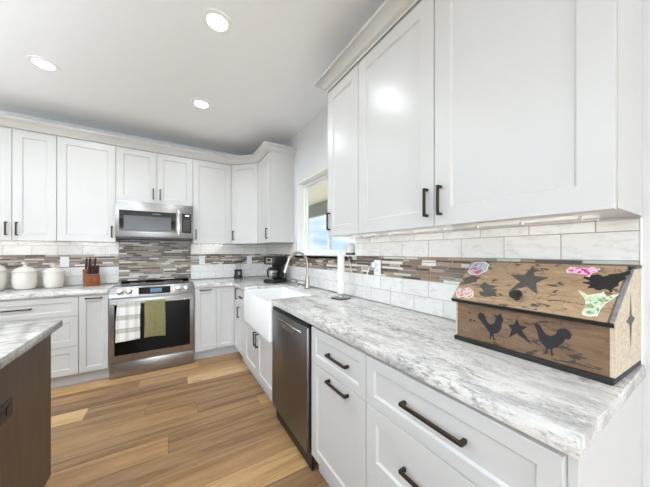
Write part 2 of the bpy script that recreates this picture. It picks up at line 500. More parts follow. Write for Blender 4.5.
# right wall with window opening
WY0, WY1, WZ0, WZ1 = 1.70, 2.862, 1.222, 2.13
g = G()
g.box(0, 0.14, YR, WY0, 0, H); g.box(0, 0.14, WY1, D, 0, H)
g.box(0, 0.14, WY0, WY1, 0, WZ0); g.box(0, 0.14, WY0, WY1, WZ1, H)
struct(g.out('wall_right', 'wall_paint'), 'pale grey right wall with window opening', 'wall')
g = G()   # left wall, two big openings
g.box(XL - 0.1, XL, YR, -1.4, 0, H); g.box(XL - 0.1, XL, 2.6, D, 0, H); g.box(XL - 0.1, XL, -1.4, 2.6, 0, 0.6); g.box(XL - 0.1, XL, -1.4, 2.6, 2.3, H)
struct(g.out('wall_left', 'wall_paint'), 'pale grey left wall', 'wall')
g = G()   # rear wall with patio door opening
g.box(XL, -4.0, YR - 0.1, YR, 0, H); g.box(-0.8, 0, YR - 0.1, YR, 0, H); g.box(-4.0, -0.8, YR - 0.1, YR, 2.3, H)
struct(g.out('wall_rear', 'wall_paint'), 'pale grey rear wall', 'wall')

# window
win = thing('window_1', 'white framed sliding window above the sink', 'window', (0, WY0, 1.25)); win['kind'] = 'structure'
wl, wh = WY1 - WY0, WZ1 - 1.25
g = G()   # jamb liner
g.box(0.0, 0.10, wl - 0.012, wl, 0, wh, 0.001); g.box(0.0, 0.10, 0, 0.012, 0, wh, 0.001); g.box(0.0, 0.10, 0.012, wl - 0.012, wh - 0.012, wh, 0.001)
g.out('window_jamb', 'trim_white', win)
fx0, fx1 = 0.085, 0.13
g = G(); t = 0.034
g.box(fx0, fx1, 0.012, 0.012 + t, 0, wh - 0.012, 0.003); g.box(fx0, fx1, wl - 0.012 - t, wl - 0.012, 0, wh - 0.012, 0.003)
g.box(fx0, fx1, 0.012 + t, wl - 0.012 - t, 0, t, 0.003); g.box(fx0, fx1, 0.012 + t, wl - 0.012 - t, wh - 0.012 - t, wh - 0.012, 0.003)
g.out('window_frame', 'trim_white', win)
for k, (a, b_, xo) in enumerate(((0.046, wl / 2 + 0.02, 0.092), (wl / 2 - 0.02, wl - 0.046, 0.108))):
    g = G(); q = 0.03
    g.box(xo, xo + 0.014, a, a + q, t, wh - 0.012 - t, 0.002); g.box(xo, xo + 0.014, b_ - q, b_, t, wh - 0.012 - t, 0.002)
    g.box(xo, xo + 0.014, a + q, b_ - q, t, t + q, 0.002); g.box(xo, xo + 0.014, a + q, b_ - q, wh - 0.012 - t - q, wh - 0.012 - t, 0.002)
    s_ = g.out('sash', 'trim_white', win)
    G().box(xo + 0.005, xo + 0.009, a + q, b_ - q, t + q, wh - 0.012 - t - q).out('pane', 'pane_glass', s_)
g = G().box(-0.040, 0.14, WY0 + 0.001, WY1 - 0.001, 1.223, 1.25, 0.003)
g.box(-0.040, -0.0102, WY0 - 0.02, WY1 + 0.012, 1.223, 1.25, 0.003)
struct(g.out('trim_1', 'granite_along_y'), 'granite window sill above the sink', 'window sill')

# rear patio door and side windows, out of frame
dr = thing('door_1', 'white framed glass patio door in the rear wall', 'door', (-2.4, YR - 0.05, 0)); dr['kind'] = 'structure'
g = G()
for x in (-1.6, -0.53, 0.53, 1.54): g.box(x, x + 0.06, -0.03, 0.03, 0, 2.3)
g.box(-1.54, 1.54, -0.03, 0.03, 2.24, 2.3); g.box(-1.54, 1.54, -0.03, 0.03, 0, 0.05)
g.out('door_frame', 'trim_white', dr)
wn = thing('window_2', 'white framed side window in the left wall', 'window', (XL - 0.05, 0.6, 0.6)); wn['kind'] = 'structure'
g = G()
for y in (-2.0, -0.7, 0.64, 1.94): g.box(-0.03, 0.03, y, y + 0.06, 0, 1.7)
g.box(-0.03, 0.03, -1.94, 1.94, 0, 0.06); g.box(-0.03, 0.03, -1.94, 1.94, 1.64, 1.7)
g.out('window_frame', 'trim_white', wn)

# outdoors: patio roof, beam, lawn, distant rise
g = G(); x = 0.15
while x < 3.3:
    g.box(x, min(x + 0.148, 3.3), -2, 16, 3.0, 3.02); x += 0.15
struct(g.out('patio_roof', 'soffit'), 'pale boarded patio ceiling seen through window', 'patio roof')
struct(G().box(3.1, 3.28, -2, 16, 2.57, 2.999).out('patio_beam', 'beam_paint'), 'grey beam under the patio roof edge', 'beam')
struct(G().box(0.145, 9, -3, 17, -0.35, -0.2).out('bounce_slab', 'concrete'), 'unseen pale slab outside, added to bounce light up to the soffit', 'patio')  # unseen pale ground, added to bounce light up under the patio roof
struct(G().box(-60, 140, -60, 200, -0.4, -0.35).out('lawn', 'lawn'), 'green lawn outside the window', 'lawn')
g = G()
N = 60
pts = []
for i in range(N + 1):
    yy = -20 + 240 * i / N
    pts.append((yy, 2.6 + 0.9 * math.sin(i * 0.9) * random.random()))
g.prism([(-20, -0.4)] + pts + [(220, -0.4)], lambda a, c_, d: (d, a, c_), 110, 116)
struct(g.out('hills', 'hill_green'), 'low distant green rise beyond the lawn', 'hill')

# ------------------------------------------------------------------ backsplashes
def tiles(g, fn, u0, u1, z0, z1, L, off, gap=0.0028, t0=0.001, t1=0.008, holes=()):
    """one course of tiles on a wall plane; fn(u,z,d)"""
    k = math.floor((u0 - off) / L)
    u = off + k * L
    while u < u1:
        a, b_ = max(u, u0), min(u + L, u1)
        if b_ - a > 0.006:
            a2, b2 = a + gap / 2, b_ - gap / 2
            c0, c1 = z0 + gap / 2, z1 - gap / 2
            ch = 0.0012
            b = g.b
            P = lambda d, q: [b.verts.new(fn(*p, d)) for p in ((a2 + q, c0 + q), (b2 - q, c0 + q), (b2 - q, c1 - q), (a2 + q, c1 - q))]
            rs = [P(t0, 0), P(t1 - ch, 0), P(t1, ch)]
            for A, B in zip(rs, rs[1:]):
                for j in range(4): b.faces.new([A[j], A[(j + 1) % 4], B[(j + 1) % 4], B[j]])
            b.faces.new(rs[-1])
        u += L
def mosaic(g, fn, u0, u1, z0, z1, rows):
    hs = [random.choice((0.8, 1.0, 1.0, 1.3)) for _ in range(rows)]
    tot = sum(hs); z = z0
    for h in hs:
        h = h / tot * (z1 - z0)
        u = u0 - random.random() * 0.12
        while u < u1:
            L = random.choice((0.05, 0.10, 0.10, 0.15, 0.20))
            a, b_ = max(u, u0), min(u + L, u1)
            if b_ - a > 0.004:
                tiles(g, fn, a, b_, z, z + h, 9.0, a, gap=0.0016, t1=random.choice((0.006, 0.0075, 0.009)))
            u += L
        z += h
CT = 0.914
fb = lambda u, z, d: (u, D - d, z)
fr_ = lambda u, z, d: (-d, u, z)
TL = 0.2035
Zr = (CT + 0.001, 1.013, 1.112, 1.257, 1.359, 1.4005)
bsb = thing('tile_backsplash', 'white tile and brown mosaic backsplash on the back wall behind the range', 'backsplash', (0, 0, 0)); bsb['kind'] = 'structure'
MX0, MX1 = -1.862, -1.083
for (a, b_) in ((-2.95, MX0), (MX1, -0.0085)):
    for rows in (((0, 0.05), (1, 0.152)), ((3, 0.05), (4, 0.152))):
        g = G()
        for i, off in rows: tiles(g, fb, a, b_, Zr[i], Zr[i + 1], TL, off)
        g.out('white_tile', 'white_tile', bsb)
g = G()
mosaic(g, fb, -2.95, MX0, 1.112, 1.257, 8); mosaic(g, fb, MX1, -0.0085, 1.112, 1.257, 8)
mosaic(g, fb, MX0, MX1, 0.93, 1.428, 24)
g.out('mosaic_band', 'mosaic_strip', bsb)
g = G(); g.box(-2.95, MX0, D - 0.0045, D, CT + 0.001, 1.4005); g.box(MX0, MX1, D - 0.0045, D, 0.93, 1.428); g.box(MX1, -0.001, D - 0.0045, D, CT + 0.001, 1.4005)
g.out('grout', 'grout', bsb)
bsr = thing('tile_backsplash', 'white tile backsplash with brown mosaic band on the right wall under window', 'backsplash', (0, 0, 0)); bsr['kind'] = 'structure'
YE = 0.181
for rows, y0, y1 in ((((0, 0.2855), (1, 0.3826)), YE, D - 0.009), (((3, 0.3826), (4, 0.2855)), YE, WY0 - 0.004), (((3, 0.3826), (4, 0.2855)), WY1 + 0.014, D - 0.009)):
    g = G()
    for i, off in rows: tiles(g, fr_, y0, y1, Zr[i], Zr[i + 1], TL, off)
    g.out('white_tile', 'white_tile', bsr)
g = G()
mosaic(g, fr_, YE, WY0 - 0.021, 1.112, 1.257, 8); mosaic(g, fr_, WY0 - 0.021, WY1 + 0.013, 1.112, 1.2225, 6); mosaic(g, fr_, WY1 + 0.013, D - 0.009, 1.112, 1.257, 8)
g.out('mosaic_band', 'mosaic_strip', bsr)
g = G(); g.box(-0.0045, 0, YE, WY0 - 0.004, CT + 0.001, 1.4005); g.box(-0.0045, 0, WY1 + 0.014, D - 0.0045, CT + 0.001, 1.4005); g.box(-0.0045, 0, WY0 - 0.004, WY1 + 0.014, CT + 0.001, 1.2225)
g.out('grout', 'grout', bsr)
G().box(-0.010, 0, YE - 0.004, YE, CT + 0.001, 1.4005, 0.0006).out('edge_trim', 'trim_white', bsr)

# ------------------------------------------------------------------ cabinets
UF = 0.3331            # upper door face depth from wall
BF = 0.6375            # base door face depth from wall
ZB, ZT = 1.4025, 2.466 # upper doors
GAP = 0.0021
def upper(label, loc, rotz, W, doors, zb=ZB, group='upper cabinets', rail=0.066):
    """doors: list of (x0, x1, handle side or None)"""
    c = thing('upper_cabinet', label, 'cabinet', (loc[0], loc[1], zb), rotz, group)
    h = ZT - zb
    dep = UF - 0.002
    g = G()
    a = 0.0005
    g.box(a, W - a, 0.0205, dep, 0.004, h + 0.012, 0.0006)
    g.out('cabinet_body', 'cabinet_paint', c)
    for (x0, x1, side) in doors:
        d = G().shaker(x0 + GAP, x1 - GAP, 0.0, h, 0.0, rail=rail).out('door', 'cabinet_paint', c, smooth=False)
        if side == 'l': hx = x0 + 0.034
        elif side == 'r': hx = x1 - 0.034
        if side: pull(0.128, False, hx, 0.045 + 0.064).out('handle', 'bronze', d)
    return c
yb = D - UF
def bk(x): return (x, yb)
ux = [-2.93, -2.6227, -2.316, -1.8455, -1.4640, -1.0815, -0.6145]
upper('white two door upper cabinet at the far left, above the canisters', bk(ux[0]), 0, ux[2] - ux[0], [(0, ux[1] - ux[0], 'r'), (ux[1] - ux[0], ux[2] - ux[0], 'l')])
upper('white single door upper cabinet just left of the microwave', bk(ux[2]), 0, ux[3] - ux[2], [(0, ux[3] - ux[2], 'r')])
upper('short white two door upper cabinet directly above the microwave', bk(ux[3]), 0, ux[5] - ux[3], [(0, ux[4] - ux[3], 'r'), (ux[4] - ux[3], ux[5] - ux[3], 'l')], zb=1.862)
upper('white single door upper cabinet just right of the microwave', bk(ux[5]), 0, ux[6] - ux[5], [(0, ux[6] - ux[5], 'l')])
# diagonal corner cabinet
cc = thing('upper_cabinet', 'angled white corner upper cabinet where the two walls meet', 'cabinet', (-0.6145, yb, ZB), 0, 'upper cabinets')
cy0 = -0.6145 + (0.6145 - UF)   # helper, unused outside
g = G()
e = 0.0135
q = 0.6145
poly = [(-q + 0.0005, D - 0.002), (-q + 0.0005, yb + 0.0205), (-q + 0.012, yb + 0.0175), (-UF + 0.0175, D - q + 0.012), (-UF + 0.0205, D - q + 0.0005), (-0.002, D - q + 0.0005), (-0.002, D - 0.002)]
ox, oy = -0.6145, yb
g.prism([(px - ox, py - oy) for px, py in poly], lambda a, b_, d: (a, b_, d), 0.004, ZT - ZB + 0.012)
g.out('cabinet_body', 'cabinet_paint', cc)
dl = (q - UF) * math.sqrt(2)
d = G().shaker(0.003, dl - 0.003, 0, ZT - ZB, 0.0).out('door', 'cabinet_paint', cc, smooth=False)
d.rotation_euler = (0, 0, R(-45))
pull(0.128, False, 0.037, 0.109).out('handle', 'bronze', d)
# cabinet on the right wall left of the window
YC = 2.937
upper('tall white upper cabinet between the corner and the window', (-UF, D - q), R(-90), D - q - YC, [(0, D - q - YC, 'r')])
# near uppers on the right wall
YN = [1.6192, 1.2588, 0.7222, 0.1775]
upper('narrow white upper cabinet right beside the window, above the paper towels', (-UF, YN[0]), R(-90), YN[0] - YN[1], [(0, YN[0] - YN[1], 'l')], rail=0.070)
upper('wide white two door upper cabinet nearest the camera, above the wooden bin', (-UF, YN[1]), R(-90), YN[1] - YN[3], [(0, YN[1] - YN[2], 'r'), (YN[1] - YN[2], YN[1] - YN[3], 'l')], rail=0.075)

# crown mouldings swept along the cabinet tops
CP = [(-0.019, 0.0), (0.004, 0.0), (0.006, 0.010), (0.016, 0.015), (0.024, 0.028), (0.040, 0.046), (0.066, 0.060), (0.074, 0.064), (0.074, 0.082), (-0.019, 0.082)]
def crown(path, label):
    g = G(); b = g.b; rings = []
    n_ = len(path)
    P = [Vector(p) for p in path]
    for i in range(n_):
        def nrm(a, c_):
            t = (c_ - a).normalized(); return Vector((t.y, -t.x))
        if i == 0: off = nrm(P[0], P[1])
        elif i == n_ - 1: off = nrm(P[-2], P[-1])
        else:
            n1, n2 = nrm(P[i - 1], P[i]), nrm(P[i], P[i + 1])
            mm = (n1 + n2).normalized(); off = mm / mm.dot(n1)
        rings.append([b.verts.new((P[i].x + off.x * o, P[i].y + off.y * o, z)) for o, z in CP])
    k = len(CP)
    for a, c_ in zip(rings, rings[1:]):
        for j in range(k): b.faces.new([a[j], c_[j], c_[(j + 1) % k], a[(j + 1) % k]])
    b.faces.new(rings[0]); b.faces.new(rings[-1][::-1])
    o = g.out('crown_molding', 'cabinet_paint', loc=(0, 0, ZT + 0.0125))
    return tag(o, label, 'crown molding')
crown([(-2.93, yb), (-q, yb), (-UF, D - q), (-UF, YC - 0.0), (-0.003, YC - 0.0)], 'white crown molding along the back cabinets, turning at the corner')
crown([(-0.003, YN[0] + 0.0), (-UF, YN[0] + 0.0), (-UF, YN[3]), (-0.003, YN[3])], 'white crown molding above the near right upper cabinets')

def base(label, loc, rotz, W, fronts, group='base cabinets', top=0.873, low=None, kick=0.078):
    """fronts: (kind, x0, x1, z0, z1, pull spec (horiz, length, x, z) or None)"""
    c = thing('base_cabinet', label, 'cabinet', (loc[0], loc[1], 0), rotz, group)
    dep = BF - 0.002
    g = G(); g.box(0.0005, W - 0.0005, 0.0205, dep, 0.112, low or top, 0.0006)
    if low:
        g.box(0.0005, 0.0175, 0.0205, dep, low, top); g.box(W - 0.0175, W - 0.0005, 0.0205, dep, low, top)
    g.out('cabinet_body', 'cabinet_paint', c)
    G().box(0.0005, W - 0.0005, kick, kick + 0.018, 0.0, 0.1115).out('toe_kick', 'kick_paint', c)
    for k, x0, x1, z0, z1, p in fronts:
        rail = 0.058 if (z1 - z0) > 0.25 else 0.045
        if x1 - x0 < 0.23: rail = 0.05
        d = G().shaker(x0 + GAP, x1 - GAP, z0 + GAP, z1 - GAP, rail=rail).out(k, 'cabinet_paint', c, smooth=False)
        if p: pull(p[1], p[0], p[2], p[3]).out('handle', 'bronze', d)
    return c
FB = D - BF
Z0, ZA, ZM, ZU = 0.115, 0.386, 0.658, 0.858
bx = [-2.93, -2.0845, -1.8605]
wd = bx[1] - bx[0]
base('white three drawer base cabinet under the canisters', (bx[0], FB), 0, wd, [('drawer', 0, wd, ZM + .02, ZU, (True, 0.224, wd / 2, 0.775)), ('drawer', 0, wd, ZA, ZM + .02, (True, 0.224, wd / 2, 0.56)), ('drawer', 0, wd, Z0, ZA, (True, 0.224, wd / 2, 0.29))])
wd = bx[2] - bx[1]
base('narrow white base cabinet just left of the range', (bx[1], FB), 0, wd, [('door', 0, wd, Z0, ZU, (True, 0.128, wd / 2, ZU - 0.022))])
XR1 = -1.0865
wd = XR1 + 0.851
wd = -0.851 - XR1
base('narrow white base cabinet just right of the range', (XR1, FB), 0, wd, [('door', 0, wd, Z0, ZU, (True, 0.128, wd / 2, ZU - 0.022))])
# corner cabinet with folding doors
CYD = 3.131
kc = thing('base_cabinet', 'white corner base cabinet with two narrow doors meeting at the inside corner', 'cabinet', (-0.851, FB, 0), 0, 'base cabinets')
def Lp(ax, ay, c0): return [(p[0] + 0.851, p[1] - FB) for p in ((-0.8505, D - 0.002), (-0.8505, FB + ay), (-BF + ax, FB + ay), (-BF + ax, CYD + 0.0005), (-0.002, CYD + 0.0005), (-0.002, D - 0.002))]
G().prism(Lp(0.0205, 0.0205, 0), lambda a, b_, d: (a, b_, d), 0.112, 0.873).out('cabinet_body', 'cabinet_paint', kc)
G().prism(Lp(0.078, 0.078, 0), lambda a, b_, d: (a, b_, d), 0.0, 0.1115).out('toe_kick', 'kick_paint', kc)
G().shaker(GAP, 0.851 - BF - 0.001, Z0 + GAP, ZU - GAP, rail=0.05).out('door', 'cabinet_paint', kc, smooth=False)
wd = FB - CYD
d = G().shaker(0.003, wd - GAP, Z0 + GAP, ZU - GAP, rail=0.05).out('door', 'cabinet_paint', kc, smooth=False)
d.location = (0.851 - BF, 0, 0); d.rotation_euler = (0, 0, R(-90))
pull(0.128, False, wd - 0.034, 0.79).out('handle', 'bronze', d)
# right wall bases (local x runs towards the camera)
def rbase(label, y0, y1, fronts, **k):
    return base(label, (-BF, y0), R(-90), y0 - y1, fronts, kick=0.05, **k)
w_ = CYD - 2.8325
rbase('narrow white base cabinet with a drawer between the corner and the apron sink', CYD, 2.8325, [('drawer', 0, w_, ZM + .02, ZU, (True, 0.10, w_ / 2, 0.775)), ('door', 0, w_, Z0, ZM + .02, (False, 0.128, 0.05, 0.585))])
w_ = 2.8315 - 1.9215
rbase('white two door base cabinet below the apron sink', 2.8315, 1.9215, [('door', 0, w_ / 2, Z0, 0.566, (False, 0.128, w_ / 2 - 0.034, 0.47)), ('door', w_ / 2, w_, Z0, 0.566, (False, 0.128, w_ / 2 + 0.034, 0.47))], low=0.572)
w_ = 1.3095 - 0.8285
rbase('white base cabinet with a drawer over a pull out door, beside the dishwasher', 1.3095, 0.8285, [('drawer', 0, w_, ZM, ZU, (True, 0.17, w_ / 2 + 0.04, 0.762)), ('door', 0, w_, Z0, ZM, (True, 0.17, w_ / 2 + 0.04, 0.628))])
w_ = 0.8275 - 0.1965
rbase('wide white three drawer base cabinet nearest the camera', 0.8275, 0.1965, [('drawer', 0, w_, ZM, ZU, (True, 0.224, w_ / 2, 0.762)), ('drawer', 0, w_, ZA, ZM, (True, 0.224, w_ / 2, 0.53)), ('drawer', 0, w_, Z0, ZA, (True, 0.224, w_ / 2, 0.26))])
tag(G().box(-BF + 0.018, -0.002, 0.178, 0.196, 0.0, 0.873, 0.001).out('end_panel', 'cabinet_paint'), 'plain white end panel closing the near end of the counter run', 'panel')

# ------------------------------------------------------------------ countertops
XC = -0.652
SY0, SY1, SX = 1.944, 2.766, -0.19
def slab(poly, mat, label, bev=0.005):
    g = G()
    g.prism(poly, lambda a, b_, d: (a, b_, d), 0.874, CT, bev=bev)
    return tag(g.out('countertop', mat), label, 'countertop')
slab([(-2.94, D - 0.001), (-2.94, D + XC), (-1.8590, D + XC), (-1.8590, D - 0.001)], 'granite_along_x', 'pale granite countertop left of the range, under the canisters', 0.004)
slab([(-1.0870, D - 0.001), (-1.0870, D + XC), (XC, D + XC), (XC, SY1), (SX, SY1), (SX, SY0), (XC, SY0), (XC, 0.1705), (-0.001, 0.1705), (-0.001, D - 0.001)], 'granite_along_y', 'long pale granite countertop along the right wall, wrapping the corner and sink', 0.004)

# ------------------------------------------------------------------ sink and faucet
sk = thing('apron_sink', 'white fireclay apron front sink below the window', 'sink', (-0.43, 2.355, 0.5725))
g = G(); b = g.b
hx0, hx1, hy = -0.238, 0.237, 0.408
def rr(x0, x1, y0, y1, z, r, n=5):
    vs = []
    for cx, cy, a0 in ((x1 - r, y1 - r, 0), (x0 + r, y1 - r, 90), (x0 + r, y0 + r, 180), (x1 - r, y0 + r, 270)):
        for k in range(n): 
            t = R(a0 + 90 * k / (n - 1)); vs.append(b.verts.new((cx + r * math.cos(t), cy + r * math.sin(t), z)))
    return vs
h = 0.315
rings = [rr(hx0 + .006, hx1 - .006, -hy + .006, hy - .006, 0, 0.014), rr(hx0, hx1, -hy, hy, 0.006, 0.016), rr(hx0, hx1, -hy, hy, h - 0.008, 0.016), rr(hx0 + .003, hx1 - .003, -hy + .003, hy - .003, h - 0.002, 0.015), rr(hx0 + .009, hx1 - .009, -hy + .009, hy - .009, h, 0.014),
         rr(hx0 + .022, hx1 - .022, -hy + .022, hy - .022, h, 0.02), rr(hx0 + .028, hx1 - .028, -hy + .028, hy - .028, h - .006, 0.024), rr(hx0 + .034, hx1 - .034, -hy + .034, hy - .034, 0.08, 0.03), rr(hx0 + .055, hx1 - .055, -hy + .055, hy - .055, 0.055, 0.03)]
for a, c_ in zip(rings, rings[1:]):
    k = len(a)
    for j in range(k): b.faces.new([a[j], a[(j + 1) % k], c_[(j + 1) % k], c_[j]])
b.faces.new(rings[0][::-1]); b.faces.new(rings[-1])
g.out('basin', 'fireclay', sk)
G().lathe([(0, 0.056), (0.044, 0.056), (0.046, 0.0585), (0.03, 0.058), (0.028, 0.0565), (0, 0.0565)], 24, (0.05, 0, 0)).out('drain', 'chrome', sk)

fc = thing('faucet', 'tall brushed nickel gooseneck faucet behind the sink', 'faucet', (-0.118, 2.36, CT))
G().lathe([(0, 0), (0.030, 0), (0.030, 0.006), (0.026, 0.012), (0.024, 0.05), (0.022, 0.09), (0.019, 0.12), (0.0145, 0.135), (0, 0.135)], 24).out('faucet_body', 'nickel', fc)
pts = [(0, 0, 0.12), (0, 0, 0.19), (0, 0, 0.255)]
for k in range(1, 17):
    t = PI * k / 16 * 0.93
    pts.append((-0.105 + 0.105 * math.cos(t), 0.012 * k / 16, 0.255 + 0.112 * math.sin(t)))
G().tube(pts, 0.0125, 14).out('spout', 'nickel', fc)
p = Vector(pts[-1]); dr_ = (p - Vector(pts[-2])).normalized()
G().tube([p, p + dr_ * 0.02, p + dr_ * 0.06, p + dr_ * 0.115], [0.0135, 0.016, 0.0175, 0.023], 16).out('spray_head', 'nickel', fc)
G().cyl(0.032, 0, 0.004, 24).out('base_ring', 'black_plastic', fc)
lv = G(); lv.tube([(0, 0.018, 0.062), (0, 0.05, 0.064)], 0.012, 12); lv.tube([(0, 0.046, 0.064), (-0.03, 0.07, 0.075), (-0.075, 0.085, 0.082)], [0.008, 0.006, 0.005], 10)
lv.out('lever', 'nickel', fc)
sd = thing('soap_dispenser', 'small brushed nickel soap dispenser with a curved nozzle left of the faucet', 'soap dispenser', (-0.118, 2.62, CT))
G().lathe([(0, 0), (0.024, 0), (0.024, 0.005), (0.015, 0.012), (0.013, 0.05), (0.017, 0.056), (0.017, 0.066), (0, 0.07)], 20).out('pump', 'nickel', sd)
G().tube([(0, 0, 0.062), (-0.03, 0, 0.072), (-0.065, -0.01, 0.072), (-0.085, -0.015, 0.058)], 0.006, 10).out('nozzle', 'nickel', sd)

# ------------------------------------------------------------------ dishwasher
dw = thing('dishwasher', 'dark stainless dishwasher between the sink and the drawers', 'dishwasher', (-0.657, 1.9175, 0), R(-90))
W = 0.604
G().box(0.004, W - 0.004, 0.03, 0.62, 0.10, 0.868, 0.002).out('tub', 'black_plastic', dw)
g = G()
g.box(0.003, W - 0.012, 0.0, 0.03, 0.112, 0.845, 0.004, seg=2)
g.out('door', 'stainless_dark', dw)
G().box(0.003, W - 0.012, 0.004, 0.03, 0.8455, 0.864, 0.002).out('control_strip', 'black_plastic', dw)
h_ = G(); h_.box(0.035, W - 0.075, -0.012, 0.0005, 0.796, 0.808, 0.003)
h_.out('handle', 'chrome', dw)
pk = G(); pk.prism([(0.20, 0.796), (0.42, 0.796), (0.395, 0.758), (0.225, 0.758)], lambda a, z, d: (a, d, z), -0.006, 0.0005, bev=0.002)
pk.out('handle_pocket', 'stainless', dw)  # lighter steel paints in the bright reflection inside the pocket
G().box(0.01, W - 0.01, 0.034, 0.046, 0.0, 0.10).out('toe_kick', 'black_plastic', dw)

# ------------------------------------------------------------------ range
XR0 = -1.8575
W = 0.768
rg = thing('range', 'stainless slide in range with a glass cooktop and two towels on its door', 'range', (XR0, D - 0.66, 0))
G().box(0.003, W - 0.003, 0.026, 0.648, 0.015, 0.895, 0.002).out('body', 'stainless', rg)
g = G(); g.box(0.001, W - 0.001, 0.045, 0.655, 0.8955, 0.921, 0.004, seg=2); g.box(0.02, W - 0.02, 0.625, 0.655, 0.921, 0.934, 0.003)
g.out('cooktop', 'black_glass', rg)
for x, y, r_ in ((0.2, 0.2, 0.1), (0.56, 0.2, 0.085), (0.2, 0.47, 0.075), (0.57, 0.47, 0.1)):
    G().lathe([(r_ - 0.003, 0), (r_, 0), (r_, 0.0004), (r_ - 0.003, 0.0004), (r_ - 0.003, 0)], 36, (x, y, 0.9211)).out('burner_ring', 'logo_grey', rg)
pf = lambda z: 0.0 - 0.012 + (z - 0.822) * 0.55      # tilted control panel plane y(z)
g = G(); g.prism([(-0.012, 0.822), (0.0435, 0.926), (0.060, 0.926), (0.060, 0.8955), (0.03, 0.8955), (0.03, 0.815), (-0.009, 0.815)], lambda y, z, d: (d, y, z), 0.0, W, bev=0.002)
pn = g.out('control_panel', 'stainless', rg)
def on_panel(a, s_, d):     # a along x, s_ up the slope, d out of the panel
    L_ = math.hypot(0.0555, 0.104); ty, tz = 0.0555 / L_, 0.104 / L_
    return (a, -0.012 + s_ * ty - d * tz, 0.822 + s_ * tz + d * ty)
G().prism([(0.245, 0.022), (0.53, 0.022), (0.53, 0.098), (0.245, 0.098)], on_panel, -0.001, 0.0015).out('display', 'black_glass', pn)
G().prism([(0.345, 0.036), (0.45, 0.036), (0.45, 0.082), (0.345, 0.082)], on_panel, 0.0012, 0.0022).out('screen', 'display_blue', pn)
for a in (0.088, 0.160, 0.600, 0.677):
    g = G(); n_ = 24
    prev = None; b = g.b; rings = []
    for r_, d_ in ((0.030, -0.001), (0.030, 0.006), (0.024, 0.009), (0.0225, 0.034), (0.019, 0.037)):
        rings.append([b.verts.new(on_panel(a + r_ * math.cos(2 * PI * k / n_), 0.058 + r_ * math.sin(2 * PI * k / n_), d_)) for k in range(n_)])
    for A, B in zip(rings, rings[1:]):
        for k in range(n_): b.faces.new([A[k], A[(k + 1) % n_], B[(k + 1) % n_], B[k]])
    b.faces.new(rings[-1]); b.faces.new(rings[0][::-1])
    g.out('knob', 'nickel', rg)
od = G().box(0.004, W - 0.004, 0.0, 0.0255, 0.162, 0.806, 0.004, seg=2).out('oven_door', 'stainless', rg)
G().box(0.045, W - 0.045, -0.0025, 0.001, 0.232, 0.765, 0.001).out('door_glass', 'oven_glass', od)
g = G()
for k in range(8): g.box(0.34 + 0.011 * k, 0.348 + 0.011 * k, -0.0012, 0.0, 0.192, 0.200)
g.out('logo', 'dark_gap', od)
g = G(); HY, HZ = -0.050, 0.765
g.cyl(0.0125, 0.03, W - 0.03, 20, (0, HY, HZ), 'x', 0.003)
for x in (0.048, W - 0.048): g.box(x - 0.012, x + 0.012, HY, 0.0, HZ - 0.009, HZ + 0.009, 0.002)
g.out('handle', 'stainless', od)
G().box(0.004, W - 0.004, 0.002, 0.0255, 0.010, 0.157, 0.004, seg=2).out('storage_drawer', 'stainless', rg)
for x in (0.05, W - 0.05):
    for y in (0.06, 0.6): G().cyl(0.018, 0, 0.0155, 16, (x, y, 0)).out('foot', 'rubber', rg)

def towel(label, mat, x0, x1, zlen, back, skew, seed):
    rnd = random.Random(seed)
    wx = (x1 - x0); nx = 20
    th = 0.0028
    rad = 0.0125 + 0.0012
    prof = []
    for k in range(14): prof.append((-rad - 0.001, -back + back * k / 14))
    for k in range(9):
        t = PI - PI * k / 8; prof.append((rad * math.cos(t), rad * math.sin(t)))
    nz_ = 26
    # front flap first: facing -y is the long one
    front = [(-rad, -zlen * (1 - k / nz_)) for k in range(nz_)]
    arc = [(rad * math.cos(PI - PI * k / 8), rad * math.sin(PI - PI * k / 8)) for k in range(9)]
    rear = [(rad, -back * (k + 1) / 12) for k in range(12)]
    prof = front + arc + rear
    g = G(); b = g.b; grid = []
    ph = rnd.random() * 6
    for (py, pz) in prof:
        low = max(0, -pz) / zlen
        row = []
        for i in range(nx + 1):
            s_ = i / nx
            amp = 0.004 * min(1, low * 2)
            wv = (math.sin(s_ * 9 + ph) + 0.5 * math.sin(s_ * 17 + 2 * ph)) * amp
            sgn = -1 if py < 0 else 0.35
            yy = py + (sgn * abs(wv) if py != 0 else 0) - (0.006 * low if py < 0 else 0)
            x = x0 + s_ * wx * (1 + 0.04 * low) + skew * low + 0.002 * math.sin(low * 7 + ph)
            zz = pz - (0.006 * math.sin(s_ * 3.1 + ph) * low)
            row.append(b.verts.new((x, yy, zz)))
        grid.append(row)
    for A, B in zip(grid, grid[1:]):
        for i in range(nx): b.faces.new([A[i], A[i + 1], B[i + 1], B[i]])
    o = g.out('dish_towel', mat, loc=(0, D - 0.66 + HY, HZ))
    sm = o.modifiers.new('thickness', 'SOLIDIFY'); sm.thickness = th; sm.offset = 1.0 if False else 0.0
    return tag(o, label, 'towel')
towel('white and grey plaid dish towel hanging on the left of the oven handle', 'plaid', -1.785, -1.592, 0.375, 0.26, -0.012, 3)
towel('olive green dish towel hanging mid oven handle, right of the plaid one', 'olive_cloth', -1.556, -1.374, 0.372, 0.25, -0.004, 5)

